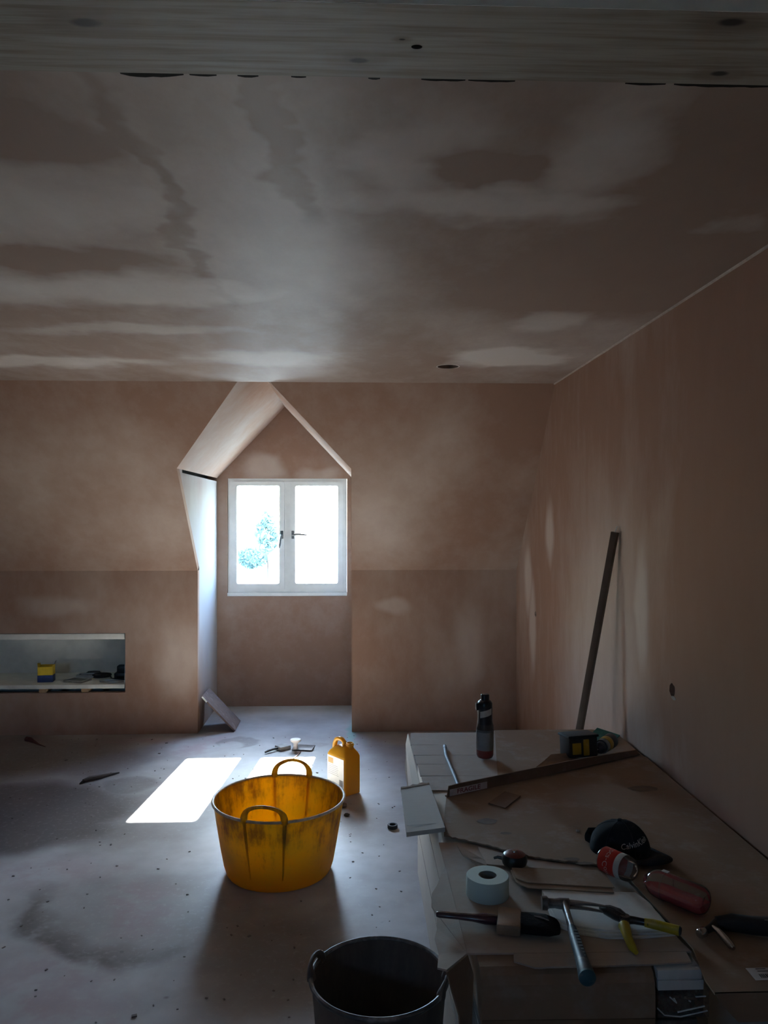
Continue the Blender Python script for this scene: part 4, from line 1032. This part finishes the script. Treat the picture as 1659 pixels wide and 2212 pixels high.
# black tool with chrome lever at the right edge
def rtool():
    o = Vector((.80, 1.70, ZB))
    t = thing('chrome_lever_tool', 'black shaggy-gripped tool with a chrome lever at the right edge', 'tool', o)
    def W(x, y, z): return (x - o.x, y - o.y, z - o.z)
    z = ZB
    bm = bmesh.new(); pts = [W(.815, 1.728, z + .016), W(.850, 1.722, z + .019), W(.890, 1.705, z + .021), (.13, -.005, .022), W(.985, 1.690, z + .022)]
    tube(bm, pts, [.014, .018, .019, .021, .021], 14)
    for v in bm.verts: v.co += Vector((mnoise.noise(v.co * 90), mnoise.noise(v.co * 95 + Vector((5, 0, 0))), 0)) * .0035
    finish('grip', bm, M_black_rubber, t, True)
    latheo('chrome_nut', [(0, 0), (.008, 0), (.0105, .003), (.0105, .018), (.008, .021), (0, .021)], M_chrome, t, 20, M=Matrix.Translation(W(.757, 1.690, z + .0125)) @ Vector((.8, .45, 0)).to_track_quat('Z', 'X').to_matrix().to_4x4())
    tubeo('neck', [W(.774, 1.700, z + .0125), W(.795, 1.712, z + .014), W(.818, 1.728, z + .016)], [.0075, .0085, .011], M_black_plastic, t, 12)
    tubeo('chrome_lever', [W(.797, 1.708, z + .018), W(.802, 1.690, z + .017), W(.806, 1.668, z + .013), W(.809, 1.648, z + .0085), W(.811, 1.640, z + .0075)], [.0045, .0075, .0085, .0078, .0045], M_chrome, t, 12)
    tubeo('pale_wear_mark', [W(.905, 1.690, z + .041), W(.925, 1.685, z + .0425), W(.945, 1.684, z + .042)], [.001, .0025, .001], simple('grey_wear', (.18, .17, .16), .7), t, 6)
rtool()

# round tape measure
t = thing('tape_measure', 'small round black tape measure with a red top', 'tape measure', (0.426, 2.078, L(1) + .0036), (0, 0, 0.3))
latheo('case', [(0, 0), (.024, 0), (.032, .004), (.0345, .012), (.0335, .022), (.029, .029)], M_black_plastic, t, 36)
latheo('top', [(.0292, .0287), (.024, .0325), (.012, .035), (0, .0355)], simple('dull_red_top', (0.16, 0.028, 0.022), 0.35), t, 36)
latheo('chrome_boss', [(.0075, .0352), (.0065, .0385), (0, .039)], M_chrome, t, 18)
tubeo('hook', [(-.028, .012, .016), (-.040, .020, .018), (-.048, .026, .014)], [.005, .004, .0035], M_black_plastic, t, 8)

# baseball cap
def cap():
    g = G('dark_navy_cotton'); p = g.obj()
    n = g.noise(p, 16, 4, .7)
    M_cap = g.set(base=g.mix(g.rng(n, .52, .74, 0, .35), (0.013, 0.017, 0.022), (0.11, 0.115, 0.12)), rough=0.9, spec=.2)
    t = thing('baseball_cap', 'dark baseball cap with white lettering lying beside the bottles', 'cap', (0.735, 2.140, ZB + .001), (0, 0, math.radians(-52)))
    ax, ay, hz = .085, .072, .088
    def dome(th_, ph):       # ph 0 rim .. pi/2 top ; front is +x
        k = 1.0 + .03 * math.cos(3 * th_) * math.cos(ph)
        return Vector((ax * k * math.cos(th_) * math.cos(ph) ** .82, ay * k * math.sin(th_) * math.cos(ph) ** .82, hz * math.sin(ph) ** .95 * (1 - .10 * (1 - math.cos(th_)) * .5)))
    bm = bmesh.new(); N, Mq = 48, 12; rings = []
    for j in range(Mq):
        ph = (PI / 2) * j / Mq; rings.append([bm.verts.new(dome(2 * PI * i / N, ph)) for i in range(N)])
    topv = bm.verts.new((0, 0, hz * .95))
    for a, b in zip(rings, rings[1:]):
        for i in range(N): bm.faces.new((a[i], a[(i + 1) % N], b[(i + 1) % N], b[i]))
    for i in range(N): bm.faces.new((rings[-1][i], rings[-1][(i + 1) % N], topv))
    crown = finish('crown', bm, M_cap, t, True)
    md = crown.modifiers.new('thickness', 'SOLIDIFY'); md.thickness = .002; md.offset = -1
    for s in range(6):
        th_ = PI / 6 + s * PI / 3
        tubeo('seam', [dome(th_, (PI / 2) * j / 12 * .98) for j in range(13)], .0009, simple('seam_thread', (.02, .022, .026), .9), crown, 6)
    latheo('button', [(0, .006), (.005, .0055), (.0075, .002), (.0075, 0)], M_cap, t, 16, loc=(0, 0, hz * .945))
    # brim: a curved visor
    bm = bmesh.new(); R1 = []; R2 = []
    for i in range(25):
        a = -1.15 + 2.3 * i / 24; c = math.cos(a / 1.15 * PI / 2)
        p0 = dome(a, .03); R1.append(bm.verts.new(p0 + Vector((0, 0, .004))))
        k = max(0, c) ** .55
        p1 = Vector((p0.x + .066 * k, p0.y * (1 + .06 * k), .004 + .016 * (1 - (p0.y / ay) ** 2) * k)); R2.append(bm.verts.new(p1))
    mids = []
    for u, v in zip(R1, R2):
        m_ = (u.co + v.co) / 2; m_.z += .008 * (1 - (m_.y / ay) ** 2); mids.append(bm.verts.new(m_))
    for A_, B_ in ((R1, mids), (mids, R2)):
        for i in range(24):
            if (A_[i].co - B_[i].co).length + (A_[i + 1].co - B_[i + 1].co).length > 1e-5:
                bm.faces.new((A_[i], A_[i + 1], B_[i + 1], B_[i]))
    brim = finish('brim', bm, M_cap, t, True); md = brim.modifiers.new('thickness', 'SOLIDIFY'); md.thickness = .0026; md.offset = 1
    bm = bmesh.new(); tube(bm, [(-.070, -.030, .014), (-.094, -.026, .016), (-.104, .0, .018), (-.094, .026, .016), (-.070, .030, .014)], [.012, .013, .014, .013, .012], 10, flat=.3, up=(0, 0, 1))
    finish('back_strap', bm, M_cap, t, True)
    M_w = simple('white_embroidery', (.62, .62, .60), .7)
    def place(x, y):
        th_ = x / (ay * 1.06) - .42; ph = math.asin(min(.95, (.046 + y + .20 * x) / hz))
        v = dome(th_, ph); nrm = Vector((v.x / ax ** 2, v.y / ay ** 2, v.z / hz ** 2)).normalized()
        return v + nrm * .0009
    lettering('lettering', 'CalvinKlein', .0200, M_w, place, crown, cuts=1, space=1.02)
    return t
cap()

# cola bottle (red label) and the bottle of pink drink
def clear_plastic(name, tint=(.86, .87, .87), gloss=.16):
    g = G(name); nt = g.nt; nt.nodes.remove(g.b)
    tr = nt.nodes.new('ShaderNodeBsdfTransparent'); tr.inputs[0].default_value = (*tint, 1)
    gl = nt.nodes.new('ShaderNodeBsdfGlossy'); gl.inputs['Roughness'].default_value = 0.06
    df = nt.nodes.new('ShaderNodeBsdfDiffuse'); df.inputs[0].default_value = (.6, .62, .62, 1)
    lw = nt.nodes.new('ShaderNodeLayerWeight'); lw.inputs[0].default_value = .25
    m1 = nt.nodes.new('ShaderNodeMixShader'); m1.inputs[0].default_value = .06
    nt.links.new(tr.outputs[0], m1.inputs[1]); nt.links.new(df.outputs[0], m1.inputs[2])
    m2 = nt.nodes.new('ShaderNodeMixShader'); nt.links.new(g.math('ADD', lw.outputs['Fresnel'], gloss * .3), m2.inputs[0])
    nt.links.new(m1.outputs[0], m2.inputs[1]); nt.links.new(gl.outputs[0], m2.inputs[2]); nt.links.new(m2.outputs[0], g.out.inputs[0])
    return g.m
M_pet = clear_plastic('clear_bottle_plastic')
def liquid(name, c):
    g = G(name); nt = g.nt
    tr = nt.nodes.new('ShaderNodeBsdfTransparent'); tr.inputs[0].default_value = (*[min(1, q * 1.25) for q in c], 1)
    mx = nt.nodes.new('ShaderNodeMixShader'); mx.inputs[0].default_value = .45
    nt.links.new(g.b.outputs[0], mx.inputs[1]); nt.links.new(tr.outputs[0], mx.inputs[2]); nt.links.new(mx.outputs[0], g.out.inputs[0])
    return g.set(base=c, rough=.15)
M_pink = liquid('pink_drink', (.72, .10, .12))
M_cokered = simple('red_label', (.52, .022, .015), .35, var=.05)
def axis_M(a, b):
    a, b = Vector(a), Vector(b); return Matrix.Translation(a) @ (b - a).normalized().to_track_quat('Z', 'Y').to_matrix().to_4x4()

RA = .0315
A0, A1 = Vector((.648, 2.030, ZB + RA + .0005)), Vector((.704, 1.950, ZB + RA + .0005))
MA = axis_M(A0, A1); LA = (A1 - A0).length
ta = thing('cola_bottle', 'lying cola bottle with a red script label, next to the cap', 'bottle', (0, 0, 0))
latheo('bottle_body', [(0, .006), (.012, .004), (.024, 0), (.030, .006), (RA, .016), (RA, LA - .020), (.030, LA - .010), (.026, LA - .002), (.018, LA + .004), (.0, LA + .006)], M_pet, ta, 36, M=MA)
lbl = latheo('label', [(RA + .0005, .010), (RA + .0006, .0105), (RA + .0006, .0575), (RA + .0003, .058)], M_cokered, ta, 48, M=MA)
latheo('label_back', [(RA + .0004, .0582), (RA + .0005, .0586), (RA + .0005, .0745), (RA + .0003, .075)], simple('white_label', (.55, .55, .53), .5), ta, 48, M=MA)
MAi = MA.inverted()
view = (Vector((0, 0, CAM_H)) - (A0 + A1) / 2).normalized()
vl = MAi.to_3x3() @ view; phi0 = math.atan2(vl.y, vl.x)
def placeA(x, y):                # letters run round the bottle, their tops towards the base
    ph = phi0 - .15 + x / RA * 1.0
    return MA @ Vector(((RA + .0011) * math.cos(ph), (RA + .0011) * math.sin(ph), .034 - y))
lettering('label_lettering', 'Coca-Cola', .0205, simple('white_print', (.70, .66, .64), .5), placeA, lbl, shear=.35, cuts=1, offset=-.0002)

RB = .0335
B0, B1 = Vector((.720, 1.905, ZB + RB + .0005)), Vector((.818, 1.782, ZB + RB + .0005))
MB_ = axis_M(B0, B1); LB = (B1 - B0).length
tb = thing('pink_drink_bottle', 'lying clear bottle half full of pink drink', 'bottle', (0, 0, 0))
pb = [(0, -.0005), (.013, 0), (.0135, .004), (.020, .008), (.0275, .018), (.032, .030), (RB, .045), (RB * .97, .075), (RB, .09), (RB, LB - .020), (.031, LB - .010), (.026, LB - .003), (.018, LB), (.012, LB - .006), (0, LB - .008)]
latheo('bottle_body', pb, M_pet, tb, 40, M=MB_)
latheo('shoulder_ring', [(RB + .0003, .052), (RB + .0012, .054), (RB + .0003, .056)], M_pet, tb, 40, M=MB_)
bm = bmesh.new(); lathe(bm, [(0, .002), (.012, .0025), (.019, .010), (.0265, .019), (.031, .030), (RB - .001, .045), (RB * .97 - .001, .075), (RB - .001, .09), (RB - .001, LB - .020), (.030, LB - .011), (.025, LB - .005), (0, LB - .0085)], 40, M=MB_)
zl = ZB + RB * .80
r_ = bmesh.ops.bisect_plane(bm, geom=list(bm.verts) + list(bm.edges) + list(bm.faces), plane_co=(.769, 1.843, zl), plane_no=(0.05, .04, 1), clear_outer=True)
es = [e for e in r_['geom_cut'] if isinstance(e, bmesh.types.BMEdge)]
bmesh.ops.holes_fill(bm, edges=es)
finish('drink', bm, M_pink, tb, True)
boxo('pale_sticker', (-.004, -.006, 0), (.012, .006, .0004), simple('pale_sticker_paper', (.55, .55, .53), .5), tb, M=Matrix.Translation(Vector((.752, 1.872, ZB + 2 * RB + .0014))) @ Rz(-.9))

# standing bottle with black label
t = thing('standing_bottle', 'standing clear bottle with a black and white label and red base', 'bottle', (0.497, 2.985, L(1) + th + .0002))
latheo('bottle_body', [(0, .003), (.020, .0), (.029, .004), (.033, .014), (.034, .050), (.034, .100), (.033, .125), (.028, .140), (.027, .145), (.0275, .19), (.027, .215), (.014, .228), (.0135, .235), (0, .236)], M_pet, t, 36)
latheo('red_liquid', [(0, .004), (.026, .004), (.032, .014), (.033, .034), (0, .034)], liquid('red_drink', (.55, .03, .025)), t, 32)
latheo('milky_layer', [(0, .0345), (.0328, .0345), (.0330, .090), (.032, .104), (.020, .110), (0, .111)], simple('milky_haze', (.42, .44, .46), .6), t, 32)
lb = latheo('label', [(.0335, .112), (.0335, .1125), (.0295, .138), (.0285, .146), (.0285, .200)], simple('black_label', (.012, .012, .020), .45), t, 36)
latheo('black_cap', [(.0283, .200), (.0283, .214), (.022, .222), (.0165, .224), (.0165, .243), (.014, .246), (0, .246)], M_black_plastic, t, 30)
bm = bmesh.new(); prev = None
for i in range(11):
    a = -PI / 2 - .85 + 1.7 * i / 10; z = .158 + .014 * i / 10
    ring = [bm.verts.new((.0289 * math.cos(a), .0289 * math.sin(a), z)), bm.verts.new((.0289 * math.cos(a), .0289 * math.sin(a), z + .024))]
    if prev: bm.faces.new((prev[0], ring[0], ring[1], prev[1]))
    prev = ring
finish('label_band', bm, simple('white_band', (.45, .45, .43), .5), lb)
boxo('trigger_tab', (-.036, -.010, .185), (-.024, .010, .212), M_black_plastic, t, .003)

# cordless drill lying on its side, battery towards the viewer
def drill():
    zb = L(2) + th + .004
    M_yd = simple('drill_yellow', (.42, .25, .01), .45, dust=.2); M_gd = simple('drill_grey', (.14, .145, .15), .5)
    t = thing('cordless_drill', 'black and yellow cordless drill with its battery facing the viewer', 'drill', (.86, 2.965, zb), (0, 0, .22))
    b = boxo('battery', (-.068, -.052, 0), (.052, .030, .076), M_black_plastic, t, .008, M=T(0, 0, 0) @ Rx(-.08))
    b.location = (0, 0, .006)
    boxo('battery_panel', (-.056, -.0545, .014), (-.020, -.0525, .056), M_yd, t, .002, M=T(0, 0, .006) @ Rx(-.08))
    boxo('battery_stripe', (-.010, -.0540, .008), (.014, -.0525, .068), M_yd, t, .002, M=T(0, 0, .006) @ Rx(-.08))
    boxo('battery_lid', (-.072, -.056, .074), (.056, .034, .084), M_black_rubber, t, .004, M=T(0, 0, .006) @ Rx(-.08))
    tubeo('handle', [(.0, .030, .040), (.03, .060, .036), (.07, .075, .034), (.10, .07, .036)], [.022, .019, .019, .022], M_black_rubber, t, 14)
    MM = axis_M((.062, -.030, .030), (.165, .045, .036))
    latheo('chuck', [(0, 0), (.008, 0), (.011, .004), (.020, .012), (.022, .016), (.022, .034), (.024, .036)], simple('dark_blue_chuck', (.03, .035, .05), .4), t, 24, M=MM)
    latheo('collar', [(.0245, .036), (.027, .037), (.027, .058), (.0265, .059)], M_gd, t, 24, M=MM)
    latheo('gear_case', [(.0262, .059), (.028, .060), (.029, .085), (.0285, .087)], M_yd, t, 24, M=MM)
    latheo('motor_body', [(.0282, .087), (.029, .089), (.029, .125), (.025, .134), (0, .137)], M_black_plastic, t, 24, M=MM)
    latheo('drill_bit', [(.002, -.03), (.003, -.028), (.003, .002)], M_grey_metal, t, 10, M=MM)
drill()
g_ = sheet('green_cloth', [(.955, 3.205, .0), (1.035, 3.300, .020), (1.105, 3.215, .012), (1.00, 3.085, .0)], L(1) + th + .0005, .003, simple('teal_felt', (.025, .13, .10), .85, scale=60, bump=.3), None)
tag(g_, 'teal green pad lying behind the drill against the wall', 'pad')
t = thing('grey_tube', 'thin grey-blue metal tube lying across the slatted lid', 'tube', (.352, 2.885, L(0) + .0088))
tubeo('tube_body', [(.004, .235, .006), (-.004, .12, .003), (-.002, 0, .003), (.0, -.12, .003), (.0, -.245, .003)], .0062, simple('grey_blue_tube', (.20, .235, .27), .6), t, 12)
latheo('end_collar', [(.0063, 0), (.0078, .001), (.0078, .03), (.0063, .031)], simple('pale_blue_collar', (.28, .33, .40), .6), t, 12, M=axis_M((.004, .235, .006), (0, .14, .0035)))
lump('paper_scrap', 'tiny crumpled pale scrap on the brown cardboard left of the cap', (.655, 2.275, ZB), .006, simple('pale_scrap', (.4, .36, .32), .8), 6)
